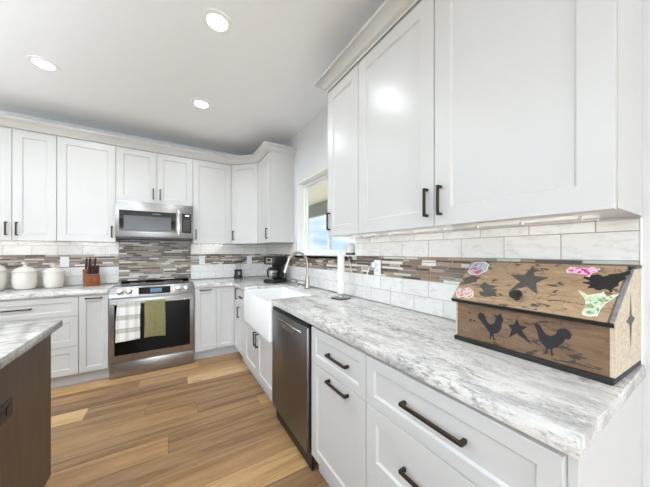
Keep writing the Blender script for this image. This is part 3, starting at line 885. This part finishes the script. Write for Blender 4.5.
# ------------------------------------------------------------------ microwave
mw = thing('microwave', 'stainless over the range microwave with a black glass door', 'microwave', (-1.8435, D - 0.40, 1.436))
W, Hh = 0.760, 0.424
G().box(0.0, W, 0.03, 0.398, 0.0, Hh - 0.0005, 0.002).out('body', 'black_plastic', mw)
G().box(0.0, W, 0.0, 0.0295, 0.022, Hh, 0.004, seg=2).out('front', 'stainless', mw)
g_ = G().box(0.035, 0.575, -0.003, 0.001, 0.085, 0.320, 0.0015).out('door_glass', 'black_glass', mw)
G().box(0.075, 0.525, -0.0042, -0.0028, 0.108, 0.262, 0.0004).out('door_window', 'micro_window', g_)
g = G()
for k in range(9): g.box(0.34 + 0.009 * k, 0.346 + 0.009 * k, -0.0040, -0.0029, 0.289, 0.297)
g.out('logo', 'logo_grey', g_)
cp_ = G().box(0.635, 0.738, -0.003, 0.001, 0.085, 0.320, 0.0015).out('control_panel', 'black_glass', mw)
G().box(0.672, 0.716, -0.0036, -0.0028, 0.290, 0.303).out('clock', 'display_white', cp_)
g = G(); g.box(0.648, 0.728, -0.0031, -0.0029, 0.104, 0.250)
for r_ in range(6):
    for k in range(3): g.box(0.652 + 0.028 * k, 0.666 + 0.028 * k, -0.0036, -0.0028, 0.11 + 0.026 * r_, 0.116 + 0.026 * r_)
g.out('keypad', 'dark_gap', cp_)
g = G(); g.box(0.590, 0.620, -0.042, -0.030, 0.045, 0.352, 0.005, seg=2)
for z in (0.075, 0.325): g.box(0.594, 0.616, -0.031, 0.0, z - 0.012, z + 0.012, 0.002)
g.out('handle', 'chrome', mw)
g = G()
for k in range(14): g.box(0.05 + 0.047 * k, 0.085 + 0.047 * k, 0.004, 0.0285, 0.004, 0.0215)
g.out('vent', 'black_plastic', mw)

# ------------------------------------------------------------------ ceiling lights
def downlight(x, y, label):
    o = thing('recessed_light', label, 'ceiling light', (x, y, H), 0, 'recessed ceiling lights')
    G().lathe([(0.058, -0.001), (0.062, -0.006), (0.088, -0.005), (0.092, -0.001), (0.092, 0.0), (0.058, 0.0)], 40).out('trim_ring', 'trim_white', o)
    G().lathe([(0, -0.003), (0.059, -0.003), (0.059, -0.0005), (0, -0.0005)], 36).out('lens', 'lamp_lens', o)
    l = bpy.data.lights.new('lamp', 'AREA'); l.shape = 'DISK'; l.size = 0.11; l.energy = 4.4; l.color = (0.88, 0.94, 1.0); l.spread = R(160)
    lo = bpy.data.objects.new('lamp', l); C.objects.link(lo); lo.parent = o; lo.location = (0, 0, -0.012)
    return o
downlight(-1.08, 1.741, 'round recessed ceiling light nearest the camera, above the aisle')
downlight(-2.17, 2.83, 'round recessed ceiling light at the left, above the canisters counter')
downlight(-1.07, 2.787, 'round recessed ceiling light farthest right, in front of the range')
downlight(-2.17, 1.741, 'round recessed ceiling light above the island')

# under cabinet light bars
def bar(label, x0, x1, y0, y1, lit=True):
    L_ = max(x1 - x0, y1 - y0)
    o = thing('light_bar', label, 'light', ((x0 + x1) / 2, (y0 + y1) / 2, ZB + 0.004), 0, 'under cabinet light bars')
    hx, hy = (x1 - x0) / 2, (y1 - y0) / 2
    g = G(); g.box(-hx, hx, -hy, hy, -0.016, -0.010, 0.001)
    for k in (-0.8, 0.0, 0.8):
        cx, cy = (hx * k, 0) if hx > hy else (0, hy * k)
        g.box(cx - 0.005, cx + 0.005, cy - 0.005, cy + 0.005, -0.0105, 0.0)
    g.out('housing', 'trim_white', o)
    if hx > hy: G().box(-hx + 0.003, hx - 0.003, hy - 0.0005, hy + 0.0015, -0.0155, -0.0095).out('lens', 'led_lens', o)
    else: G().box(hx - 0.0005, hx + 0.0015, -hy + 0.003, hy - 0.003, -0.0155, -0.0095).out('lens', 'led_lens', o)
    if not lit: G().box(-hx + 0.001, -hx + 0.005, -hy + 0.003, hy - 0.003, -0.0168, -0.0158).out('adhesive_strip', 'tan_strip', o)
    return o
bar('slim lit bar under the far left upper cabinet', -2.85, -2.40, D - 0.12, D - 0.105)
bar('slim lit bar under the upper cabinet left of the microwave', -2.26, -1.90, D - 0.12, D - 0.105)
bar('slim lit bar under the upper cabinet right of the microwave', -1.03, -0.66, D - 0.12, D - 0.105)
bar('slim white bar under the narrow upper cabinet beside the window', -0.15, -0.135, 1.29, 1.59, False)
bar('slim white bar under the nearest upper cabinet, end over the bin', -0.15, -0.135, 0.25, 0.68, False)
bar('slim white bar under the nearest upper cabinet, end beside the narrow one', -0.15, -0.135, 0.76, 1.23, False)

# ------------------------------------------------------------------ island
isl = thing('kitchen_island', 'dark brown stained kitchen island at the left edge', 'island', (-1.885, 1.95, 0))
g = G(); g.box(-1.05, 0, -2.15, 0, 0.086, 0.8735, 0.002); g.out('island_body', 'dark_wood', isl)
G().box(-0.98, -0.07, -2.08, -0.07, 0, 0.0855).out('toe_kick', 'dark_wood', isl)
g = G(); g.prism([(-2.97, 1.98), (-2.97, -0.23), (-1.847, -0.23), (-1.847, 1.98)], lambda a, b_, d: (a, b_, d), 0.874, CT, bev=0.004)
tag(g.out('countertop', 'granite_along_x'), 'pale granite countertop on the dark brown island', 'countertop')
op = thing('outlet', 'dark bronze outlet plate on the side of the island', 'outlet', (-1.8848, 1.478, 0.67))
G().box(0.0, 0.006, -0.058, 0.058, -0.035, 0.035, 0.002).out('cover_plate', 'outlet_dark', op)
g = G(); g.box(0.0055, 0.008, -0.04, -0.006, -0.017, 0.017, 0.001); g.box(0.0055, 0.008, 0.006, 0.04, -0.017, 0.017, 0.001); g.out('socket', 'black_plastic', op)

# ------------------------------------------------------------------ outlets on the backsplash
def outlet(label, loc, rotz, socket=True):
    o = thing('outlet', label, 'outlet', loc, rotz, 'white outlets')
    G().box(-0.036, 0.036, -0.006, 0.0, -0.058, 0.058, 0.002).out('cover_plate', 'white_plastic', o)
    g = G()
    for s_ in (-1, 1): g.box(-0.017, 0.017, -0.0078, -0.0055, s_ * 0.022 - 0.015, s_ * 0.022 + 0.015, 0.002)
    s = g.out('socket', 'white_plastic', o)
    g = G()
    for s_ in (-1, 1):
        for dx in (-0.006, 0.006): g.box(dx - 0.0012, dx + 0.0012, -0.0081, -0.0076, s_ * 0.022 - 0.003, s_ * 0.022 + 0.006)
    g.out('slot', 'dark_gap', s)
    return o
oy = D - 0.0093
outlet('white outlet on the mosaic band between the canisters and knife block', (-2.338, oy, 1.178), 0)
outlet('white outlet on the mosaic band just right of the range', (-0.945, oy, 1.174), 0)
outlet('white outlet on the mosaic band right of the coffee grinder', (-0.285, oy, 1.170), 0)
outlet('white outlet on the right wall with charging cables hanging from it', (-0.0093, 1.43, 1.171), R(-90))
# charger with two cables
ch = thing('charging_cable', 'white charger plugged into right wall outlet with two short dangling cables', 'cable', (-0.017, 1.44, 1.171))
G().box(-0.022, -0.0004, -0.008, 0.026, 0.0, 0.040, 0.003, seg=2).out('plug', 'white_plastic', ch)
G().tube([(-0.012, 0.024, 0.012), (-0.016, 0.05, 0.006), (-0.02, 0.075, -0.03), (-0.02, 0.088, -0.09), (-0.022, 0.094, -0.15), (-0.022, 0.10, -0.20)], 0.0028, 8).out('cord', 'cable_white', ch)
G().tube([(-0.012, 0.024, 0.020), (-0.02, 0.055, 0.002), (-0.024, 0.070, -0.04), (-0.024, 0.056, -0.10), (-0.024, 0.050, -0.15)], 0.0028, 8).out('cord', 'cable_white', ch)
g = G(); g.tube([(-0.022, 0.10, -0.198), (-0.022, 0.103, -0.232)], 0.0055, 10); g.tube([(-0.024, 0.050, -0.148), (-0.024, 0.048, -0.184)], 0.0055, 10)
g.out('connector', 'white_plastic', ch)

# ------------------------------------------------------------------ small device on the sill, its cable
sp = thing('smart_speaker', 'small round grey and white speaker on the near end of the window sill', 'speaker', (0.006, 1.785, 1.2502))
G().lathe([(0, 0), (0.038, 0), (0.043, 0.006), (0.044, 0.014), (0, 0.014)], 28).out('base', 'white_plastic', sp)
G().lathe([(0.0435, 0.014), (0.0445, 0.018), (0.0445, 0.026), (0.0435, 0.030), (0, 0.030), ], 28).out('band', 'black_plastic', sp)
G().lathe([(0.0435, 0.030), (0.046, 0.050), (0.045, 0.080), (0.038, 0.102), (0.022, 0.114), (0, 0.117)], 28).out('grille', 'grey_fabric', sp)
G().tube([(-0.036, -0.02, 0.006), (-0.042, -0.03, 0.008), (-0.050, -0.04, 0.004), (-0.054, -0.05, -0.02), (-0.052, -0.075, -0.10), (-0.051, -0.105, -0.18), (-0.052, -0.13, -0.225)], 0.0027, 8).out('cord', 'cable_white', sp)
G().tube([(-0.052, -0.129, -0.222), (-0.053, -0.142, -0.268)], 0.006, 10).out('connector', 'white_plastic', sp)

# ------------------------------------------------------------------ paper towel holder
pt = thing('paper_towel_holder', 'upright paper towel holder with grey base and a thin white roll', 'paper towel holder', (-0.149, 1.708, CT))
G().lathe([(0, 0), (0.078, 0), (0.080, 0.003), (0.079, 0.008), (0.074, 0.011), (0.02, 0.012), (0.0, 0.012)], 40).out('base', 'nickel', pt)
G().lathe([(0.0775, 0.0005), (0.0815, 0.0015), (0.0815, 0.008), (0.0775, 0.0095)], 40).out('base_rim', 'black_plastic', pt)
G().cyl(0.006, 0.011, 0.366, 14).out('rod', 'chrome', pt)
G().lathe([(0.0, 0.366), (0.011, 0.366), (0.011, 0.37), (0.006, 0.374), (0, 0.375)], 16).out('finial', 'chrome', pt)
G().lathe([(0.019, 0.040), (0.027, 0.040), (0.028, 0.041), (0.028, 0.350), (0.027, 0.351), (0.019, 0.351), (0.019, 0.040)], 32).out('paper_roll', 'paper', pt)
G().lathe([(0.0, 0.012), (0.024, 0.012), (0.022, 0.020), (0.012, 0.030), (0.012, 0.0395), (0.0, 0.0395)], 20).out('roll_rest', 'chrome', pt)

# ------------------------------------------------------------------ coffee maker
cm = thing('coffee_maker', 'black drip coffee maker with glass carafe in the counter corner', 'coffee maker', (-0.215, 3.02, CT), R(-62))
# local: front faces -y
G().box(-0.09, 0.09, -0.125, 0.115, 0, 0.045, 0.014, seg=3).out('base', 'black_plastic', cm)
G().box(-0.088, 0.088, 0.022, 0.112, 0.045, 0.225, 0.012, seg=2).out('water_tank', 'black_plastic', cm)
hd = G().box(-0.092, 0.092, -0.115, 0.116, 0.222, 0.325, 0.014, seg=3).out('brew_head', 'black_plastic', cm)
g = G(); g.box(-0.05, 0.05, -0.1175, -0.1145, 0.240, 0.302, 0.001); g.out('control_panel', 'nickel', hd)
G().box(-0.028, 0.028, -0.1195, -0.1172, 0.268, 0.292, 0.0006).out('display', 'black_glass', hd)
g = G()
for k in range(4): g.cyl(0.005, -0.120, -0.117, 12, (-0.03 + 0.02 * k, 0, 0.253), 'y')
g.out('button', 'black_plastic', hd)
cf = G().lathe([(0.0, 0.0), (0.052, 0.0), (0.062, 0.012), (0.066, 0.05), (0.060, 0.09), (0.046, 0.118), (0.044, 0.122), (0.0415, 0.12), (0.057, 0.09), (0.063, 0.05), (0.059, 0.014), (0.05, 0.004), (0, 0.004)], 32, (0, -0.052, 0.0465)).out('carafe', 'jar_glass', cm)
G().lathe([(0.0462, 0.112), (0.050, 0.112), (0.050, 0.132), (0.040, 0.142), (0.0, 0.145), (0.0, 0.128), (0.0462, 0.128)], 32, (0, -0.052, 0.0465)).out('carafe_lid', 'black_plastic', cf)
G().lathe([(0.0625, 0.082), (0.0635, 0.082), (0.0575, 0.102), (0.0565, 0.102), (0.0625, 0.082)], 32, (0, -0.052, 0.0465)).out('carafe_band', 'nickel', cf)
G().tube([(0, -0.096, 0.170), (0, -0.132, 0.172), (0, -0.142, 0.150), (0, -0.138, 0.10), (0, -0.122, 0.083)], 0.009, 10).out('carafe_handle', 'black_plastic', cf)
G().box(0.0885, 0.0925, 0.05, 0.075, 0.05, 0.221, 0.001).out('side_trim', 'nickel', cm)

# ------------------------------------------------------------------ coffee grinder
cg = thing('coffee_grinder', 'small black coffee grinder with a clear middle against the back wall', 'coffee grinder', (-0.478, 3.845, CT))
G().lathe([(0, 0), (0.062, 0), (0.064, 0.004), (0.064, 0.020), (0.056, 0.032), (0.052, 0.09), (0.055, 0.118), (0.050, 0.122), (0, 0.122)], 32).out('base', 'black_plastic', cg)
G().lathe([(0.034, 0.122), (0.038, 0.122), (0.040, 0.228), (0.037, 0.228), (0.034, 0.126)], 32).out('hopper', 'jar_glass', cg)
G().lathe([(0, 0.228), (0.058, 0.228), (0.062, 0.232), (0.062, 0.240), (0.056, 0.246), (0.0, 0.25)], 32).out('lid', 'black_plastic', cg)
G().lathe([(0.0, 0.25), (0.03, 0.249), (0.032, 0.262), (0.026, 0.268), (0, 0.27)], 24).out('lid_cap', 'nickel', cg)
G().box(-0.018, 0.018, -0.0585, -0.045, 0.045, 0.095, 0.003).out('front_panel', 'nickel', cg)

# ------------------------------------------------------------------ canisters
def canister(label, x, y, r_, hb, ht):
    o = thing('canister', label, 'canister', (x, y, CT), 0, 'white lidded canisters')
    G().lathe([(0, 0), (r_ * 0.72, 0), (r_ * 0.80, 0.003), (r_ * 0.93, hb * 0.16), (r_, hb * 0.42), (r_, hb * 0.82), (r_ * 0.97, hb * 0.97), (r_ * 0.99, hb), (r_ * 0.90, hb), (r_ * 0.88, hb * 0.95), (r_ * 0.9, hb * 0.4), (r_ * 0.7, 0.01), (0, 0.01)], 44).out('pot', 'ceramic', o)
    hl = ht - hb
    ld = G().lathe([(0, hb + 0.001), (r_ * 1.03, hb + 0.001), (r_ * 1.06, hb + 0.006), (r_ * 1.02, hb + 0.013), (r_ * 0.8, hb + hl * 0.34), (r_ * 0.45, hb + hl * 0.52), (r_ * 0.22, hb + hl * 0.58), (0, hb + hl * 0.6)], 44).out('lid', 'ceramic', o)
    G().lathe([(0, hb + hl * 0.56), (r_ * 0.17, hb + hl * 0.56), (r_ * 0.15, hb + hl * 0.72), (r_ * 0.30, hb + hl * 0.84), (r_ * 0.32, hb + hl * 0.93), (r_ * 0.26, ht), (0, ht)], 28).out('knob', 'ceramic', ld)
    return o
canister('largest white lidded canister, cut by the left edge', -2.815, 3.83, 0.096, 0.185, 0.315)
canister('middle sized white lidded canister, center of the three', -2.595, 3.83, 0.088, 0.170, 0.272)
canister('smallest white lidded canister, nearest the knife block', -2.384, 3.83, 0.080, 0.158, 0.248)

# ------------------------------------------------------------------ knife block and knives
kb = thing('knife_block', 'reddish wooden knife block left of the range', 'knife block', (-2.075, 3.80, CT), R(30))
BW = 0.056
prof = [(-0.055, 0.0), (0.060, 0.0), (0.085, 0.175), (0.060, 0.185), (-0.045, 0.110)]   # y,z side outline
G().prism(prof, lambda y, z, d: (d, y, z), -BW, BW, bev=0.003).out('block', 'block_wood', kb)
kn = Matrix.Rotation(R(30), 4, 'Z')
slope0, slope1 = Vector((0, -0.045, 0.110)), Vector((0, 0.060, 0.185))
sdir = (slope1 - slope0).normalized(); ndir = Vector((0, -sdir.z, sdir.y)).normalized()
up_ = (ndir * 0.25 + Vector((0, 0.0, 1)) * 0.8).normalized()
spec = []
for k, x in enumerate((-0.042, -0.025, -0.008, 0.008, 0.025, 0.042)): spec.append((x, 0.18, 0.10, 'small knife with a dark handle in the front row of the knife block'))
for k, x in enumerate((-0.04, -0.012, 0.036)): spec.append((x, 0.80, 0.135, 'long knife with a dark handle in the back row of the knife block'))
for k, (x, f_, L_, lb) in enumerate(spec):
    p0 = slope0.lerp(slope1, f_) + Vector((x, 0, 0))
    base_p = kn @ p0; u_ = kn.to_3x3() @ up_
    o = thing('knife', lb, 'knife', tuple(base_p + kb.location), 0, 'front row knives' if f_ < 0.5 else 'back row knives')
    sv = u_.cross(kn.to_3x3() @ Vector((1, 0, 0)))
    g = G()
    pts = [u_ * (0.010 + 0.0) + sv * 0, u_ * L_ * 0.35 + sv * 0.001, u_ * L_ * 0.7 - sv * 0.001, u_ * L_ * 0.93 - sv * 0.004, u_ * L_ - sv * 0.010]
    g.tube(pts, [0.0085, 0.0098, 0.0092, 0.0102, 0.0070], 10)
    g.out('handle', 'knife_brown', o)
    G().tube([u_ * -0.012, u_ * 0.012], 0.0062, 8).out('bolster', 'nickel', o)

# ------------------------------------------------------------------ wooden bin with stars and roosters
TH = R(-89.2)
bn = thing('wooden_bin', 'distressed wooden countertop bin with painted stars and black roosters', 'bin', (-0.2955, 0.652, CT), TH)
BL, BD = 0.458, 0.278
G().box(0.0, BL + 0.004, 0.0, BD, 0.0, 0.018, 0.003).out('base_board', 'edge_black', bn)
G().box(0.010, BL - 0.006, 0.012, 0.024, 0.018, 0.166).out('front_panel', 'bin_front', bn)
G().box(0.010, BL - 0.006, BD - 0.016, BD - 0.004, 0.018, 0.318).out('back_panel', 'bin_side', bn)
side = [(0.0145, 0.0185), (BD - 0.0045, 0.0185), (BD - 0.0045, 0.3185), (0.196, 0.3185), (0.0145, 0.181)]
for x in (BL - 0.006,): G().prism(side, lambda y, z, d: (d, y, z), x, x + 0.010).out('side_panel', 'bin_side', bn)
side = [(0.0145, 0.0185), (BD - 0.0165, 0.0185), (BD - 0.0165, 0.317), (0.202, 0.317), (0.024, 0.166), (0.0145, 0.166)]
G().prism(side, lambda y, z, d: (d, y, z), 0.002, 0.0095).out('side_panel', 'bin_side', bn)
# lid: a sloping board (wider at the back left)
sl = Vector((0, 0.205, 0.152)).normalized(); nl = Vector((0, -sl.z, sl.y)); o0 = Vector((0, -0.006, 0.168))
def on_lid(a, s_, d):
    v_ = Vector((a, 0, 0)) + o0 + sl * s_ + nl * d
    return tuple(v_)
LT = 0.011
lid = G().prism([(-0.004, 0.0), (BL - 0.0075, 0.0), (BL - 0.0075, 0.256), (-0.004, 0.256)], on_lid, 0.0, LT, bev=0.002).out('lid', 'bin_lid', bn)
G().prism([(-0.0045, -0.004), (BL + 0.0065, -0.004), (BL + 0.0065, 0.001), (-0.0045, 0.001)], on_lid, -0.003, LT - 0.0005).out('lid_edge', 'edge_black', lid)
G().box(-0.004, BL + 0.006, 0.207, BD, 0.3195, 0.331, 0.002).out('top_board', 'painted_grey', bn)
def deco(poly, name, mat, d=0.0006, parent=lid, fn=on_lid, off=LT, label=None):
    o = G().prism(poly, fn, off - 0.0003, off + d).out(name, mat, parent, smooth=False)
    if label: o['label'] = label
    return o
def ragged(poly, k=5, amp=0.010):
    rn = random.Random(len(poly) * 13 + int(poly[0][0] * 1000)); out = []
    for (x0, y0), (x1, y1) in zip(poly, poly[1:] + poly[:1]):
        for i in range(k):
            t = i / k; a = 0 if i == 0 else 1
            out.append((x0 + (x1 - x0) * t + a * rn.uniform(-amp, amp), y0 + (y1 - y0) * t + a * rn.uniform(-amp, amp) * 0.22))
    return out
patchR = [(0.377, 0.197), (0.397, 0.207), (0.409, 0.197), (0.431, 0.215), (0.450, 0.225), (0.455, 0.250), (0.462, 0.245), (0.462, 0.218), (0.448, 0.179), (0.442, 0.149), (0.436, 0.12), (0.426, 0.138), (0.414, 0.129), (0.400, 0.139), (0.387, 0.133), (0.391, 0.150), (0.372, 0.158), (0.386, 0.170), (0.368, 0.182)]
patchL = [(0.0, 0.129), (0.027, 0.155), (0.052, 0.148), (0.074, 0.152), (0.057, 0.13), (0.062, 0.118), (0.042, 0.103), (0.016, 0.091), (-0.002, 0.096), (0.010, 0.110)]
patchM = [(0.077, 0.097), (0.091, 0.119), (0.118, 0.104), (0.148, 0.101), (0.126, 0.086), (0.145, 0.082), (0.150, 0.062), (0.166, 0.044), (0.144, 0.043), (0.122, 0.033), (0.102, 0.038), (0.09, 0.057), (0.106, 0.064)]
for p_ in (patchR,): deco(ragged(p_, 3, 0.006), 'worn_patch', 'painted_black', 0.0003, label='charcoal worn paint patch')
for p_ in (patchL, patchM): deco(ragged(p_, 3, 0.006), 'worn_patch', 'painted_grey', 0.0003, label='faded grey worn paint patch')
deco([(0.226, 0.241), (0.243, 0.178), (0.285, 0.176), (0.257, 0.14), (0.275, 0.080), (0.236, 0.115), (0.188, 0.083), (0.209, 0.138), (0.168, 0.176), (0.211, 0.180)], 'painted_star', 'painted_grey', 0.0004, label='faded grey star on the lid')
stickTL = [(0.004, 0.225), (0.014, 0.250), (0.050, 0.2555), (0.074, 0.236), (0.078, 0.192), (0.052, 0.161), (0.019, 0.163), (0.004, 0.177), (0.004, 0.204)]
stickS = [(0.0, 0.036), (0.005, 0.065), (0.023, 0.06), (0.041, 0.075), (0.068, 0.057), (0.077, 0.029), (0.064, 0.012), (0.037, 0.017), (0.021, 0.006)]
stickP = [(0.32, 0.221), (0.328, 0.241), (0.351, 0.236), (0.37, 0.242), (0.381, 0.244), (0.398, 0.236), (0.392, 0.219), (0.383, 0.212), (0.382, 0.19), (0.372, 0.193), (0.369, 0.204), (0.349, 0.205), (0.326, 0.206)]
stickG = [(0.369, 0.121), (0.385, 0.114), (0.392, 0.101), (0.417, 0.117), (0.424, 0.125), (0.433, 0.103), (0.443, 0.115), (0.457, 0.124), (0.445, 0.095), (0.436, 0.073), (0.431, 0.049), (0.43, 0.02), (0.415, 0.013), (0.4, 0.015), (0.396, 0.027), (0.399, 0.054), (0.392, 0.083), (0.379, 0.104)]
def shrink(poly, k):
    cx = sum(p[0] for p in poly) / len(poly); cy = sum(p[1] for p in poly) / len(poly)
    return [(cx + (p[0] - cx) * k, cy + (p[1] - cy) * k) for p in poly]
for p_, mt, lb in ((stickTL, 'sticker_blue', 'blue and red sticker'), (stickS, 'sticker_red', 'red and green sticker'), (stickP, 'sticker_pink', 'pink sticker'), (stickG, 'sticker_green', 'pale green sticker')):
    s_ = deco(p_, 'sticker', 'sticker_border', 0.0005, label=lb)
    deco(shrink(p_, 0.92), 'print', mt, 0.0008, parent=s_)
# knob
kbz = on_lid(0.222, 0.048, LT)
g = G(); b = g.b
rings = []
for r_, d_ in ((0.009, -0.001), (0.008, 0.008), (0.013, 0.012), (0.0165, 0.018), (0.0155, 0.024), (0.009, 0.028)):
    rings.append([b.verts.new(on_lid(0.222 + 1.25 * r_ * math.cos(2 * PI * k / 20), 0.050 + 1.25 * r_ * math.sin(2 * PI * k / 20), LT + d_)) for k in range(20)])
for A, B in zip(rings, rings[1:]):
    for k in range(20): b.faces.new([A[k], A[(k + 1) % 20], B[(k + 1) % 20], B[k]])
b.faces.new(rings[-1]); b.faces.new(rings[0][::-1])
g.out('knob', 'black_plastic', lid)
on_front = lambda a, z, d: (a, 0.012 - d, z)
roosterL = [(0.093, 0.12), (0.102, 0.132), (0.116, 0.131), (0.123, 0.118), (0.129, 0.1), (0.142, 0.094), (0.154, 0.102), (0.159, 0.118), (0.163, 0.132), (0.17, 0.137), (0.176, 0.146), (0.178, 0.14), (0.181, 0.13), (0.186, 0.122), (0.179, 0.104), (0.179, 0.088), (0.17, 0.071), (0.159, 0.063), (0.152, 0.061), (0.154, 0.045), (0.162, 0.039), (0.151, 0.037), (0.148, 0.05), (0.145, 0.05), (0.143, 0.04), (0.137, 0.035), (0.14, 0.048), (0.137, 0.062), (0.127, 0.073), (0.117, 0.087), (0.105, 0.1), (0.096, 0.108)]
starF = [(0.228, 0.135), (0.237, 0.113), (0.261, 0.115), (0.242, 0.098), (0.272, 0.055), (0.228, 0.083), (0.201, 0.059), (0.212, 0.092), (0.2, 0.107), (0.219, 0.112)]
roosterR = [(0.277, 0.128), (0.285, 0.134), (0.295, 0.127), (0.304, 0.11), (0.31, 0.101), (0.323, 0.1), (0.335, 0.108), (0.34, 0.125), (0.347, 0.13), (0.359, 0.133), (0.366, 0.129), (0.373, 0.118), (0.371, 0.107), (0.364, 0.099), (0.359, 0.102), (0.354, 0.089), (0.345, 0.076), (0.339, 0.067), (0.327, 0.06), (0.327, 0.049), (0.33, 0.039), (0.323, 0.033), (0.321, 0.055), (0.316, 0.055), (0.313, 0.041), (0.304, 0.036), (0.31, 0.046), (0.309, 0.059), (0.297, 0.07), (0.29, 0.084), (0.287, 0.105)]
fp = [o for o in bn.children if o.name.startswith('front_panel')][0]
deco(roosterL, 'painted_rooster', 'painted_black', 0.0004, parent=fp, fn=on_front, off=0.0)
deco(roosterR, 'painted_rooster', 'painted_black', 0.0004, parent=fp, fn=on_front, off=0.0)
deco(starF, 'painted_star', 'painted_black', 0.0004, parent=fp, fn=on_front, off=0.0)
for a, z in ((0.066, 0.095), (0.08, 0.094)):
    deco([(a + 0.005 * math.cos(k * PI / 5), z + 0.004 * math.sin(k * PI / 5)) for k in range(10)], 'painted_spot', 'painted_black', 0.0004, parent=fp, fn=on_front, off=0.0)
spn = [o for o in bn.children if o.name.startswith('side_panel')][0]
G().prism([(0.010, 0.178), (0.196, 0.3165), (0.196, 0.3195), (0.006, 0.1785)], lambda y, z, d: (d, y, z), BL - 0.0062, BL + 0.0045).out('worn_edge', 'worn_grey', spn)
on_side = lambda a, z, d: (BL + 0.004 + d, a, z)
deco([(0.160, 0.245), (0.170, 0.178), (0.205, 0.165), (0.172, 0.150), (0.160, 0.080), (0.148, 0.150), (0.115, 0.165), (0.150, 0.178)], 'painted_star', 'painted_grey', 0.0004, parent=spn, fn=on_side, off=0.0)

# the box is a little wider at its back than at its front
for o in [c_ for c_ in bn.children_recursive if c_.type == 'MESH']:
    for v_ in o.data.vertices:
        x, y = v_.co.x, v_.co.y
        v_.co.x = x + max(0, y) / BD * (-0.034 * (1 - x / BL) + 0.015 * (x / BL))
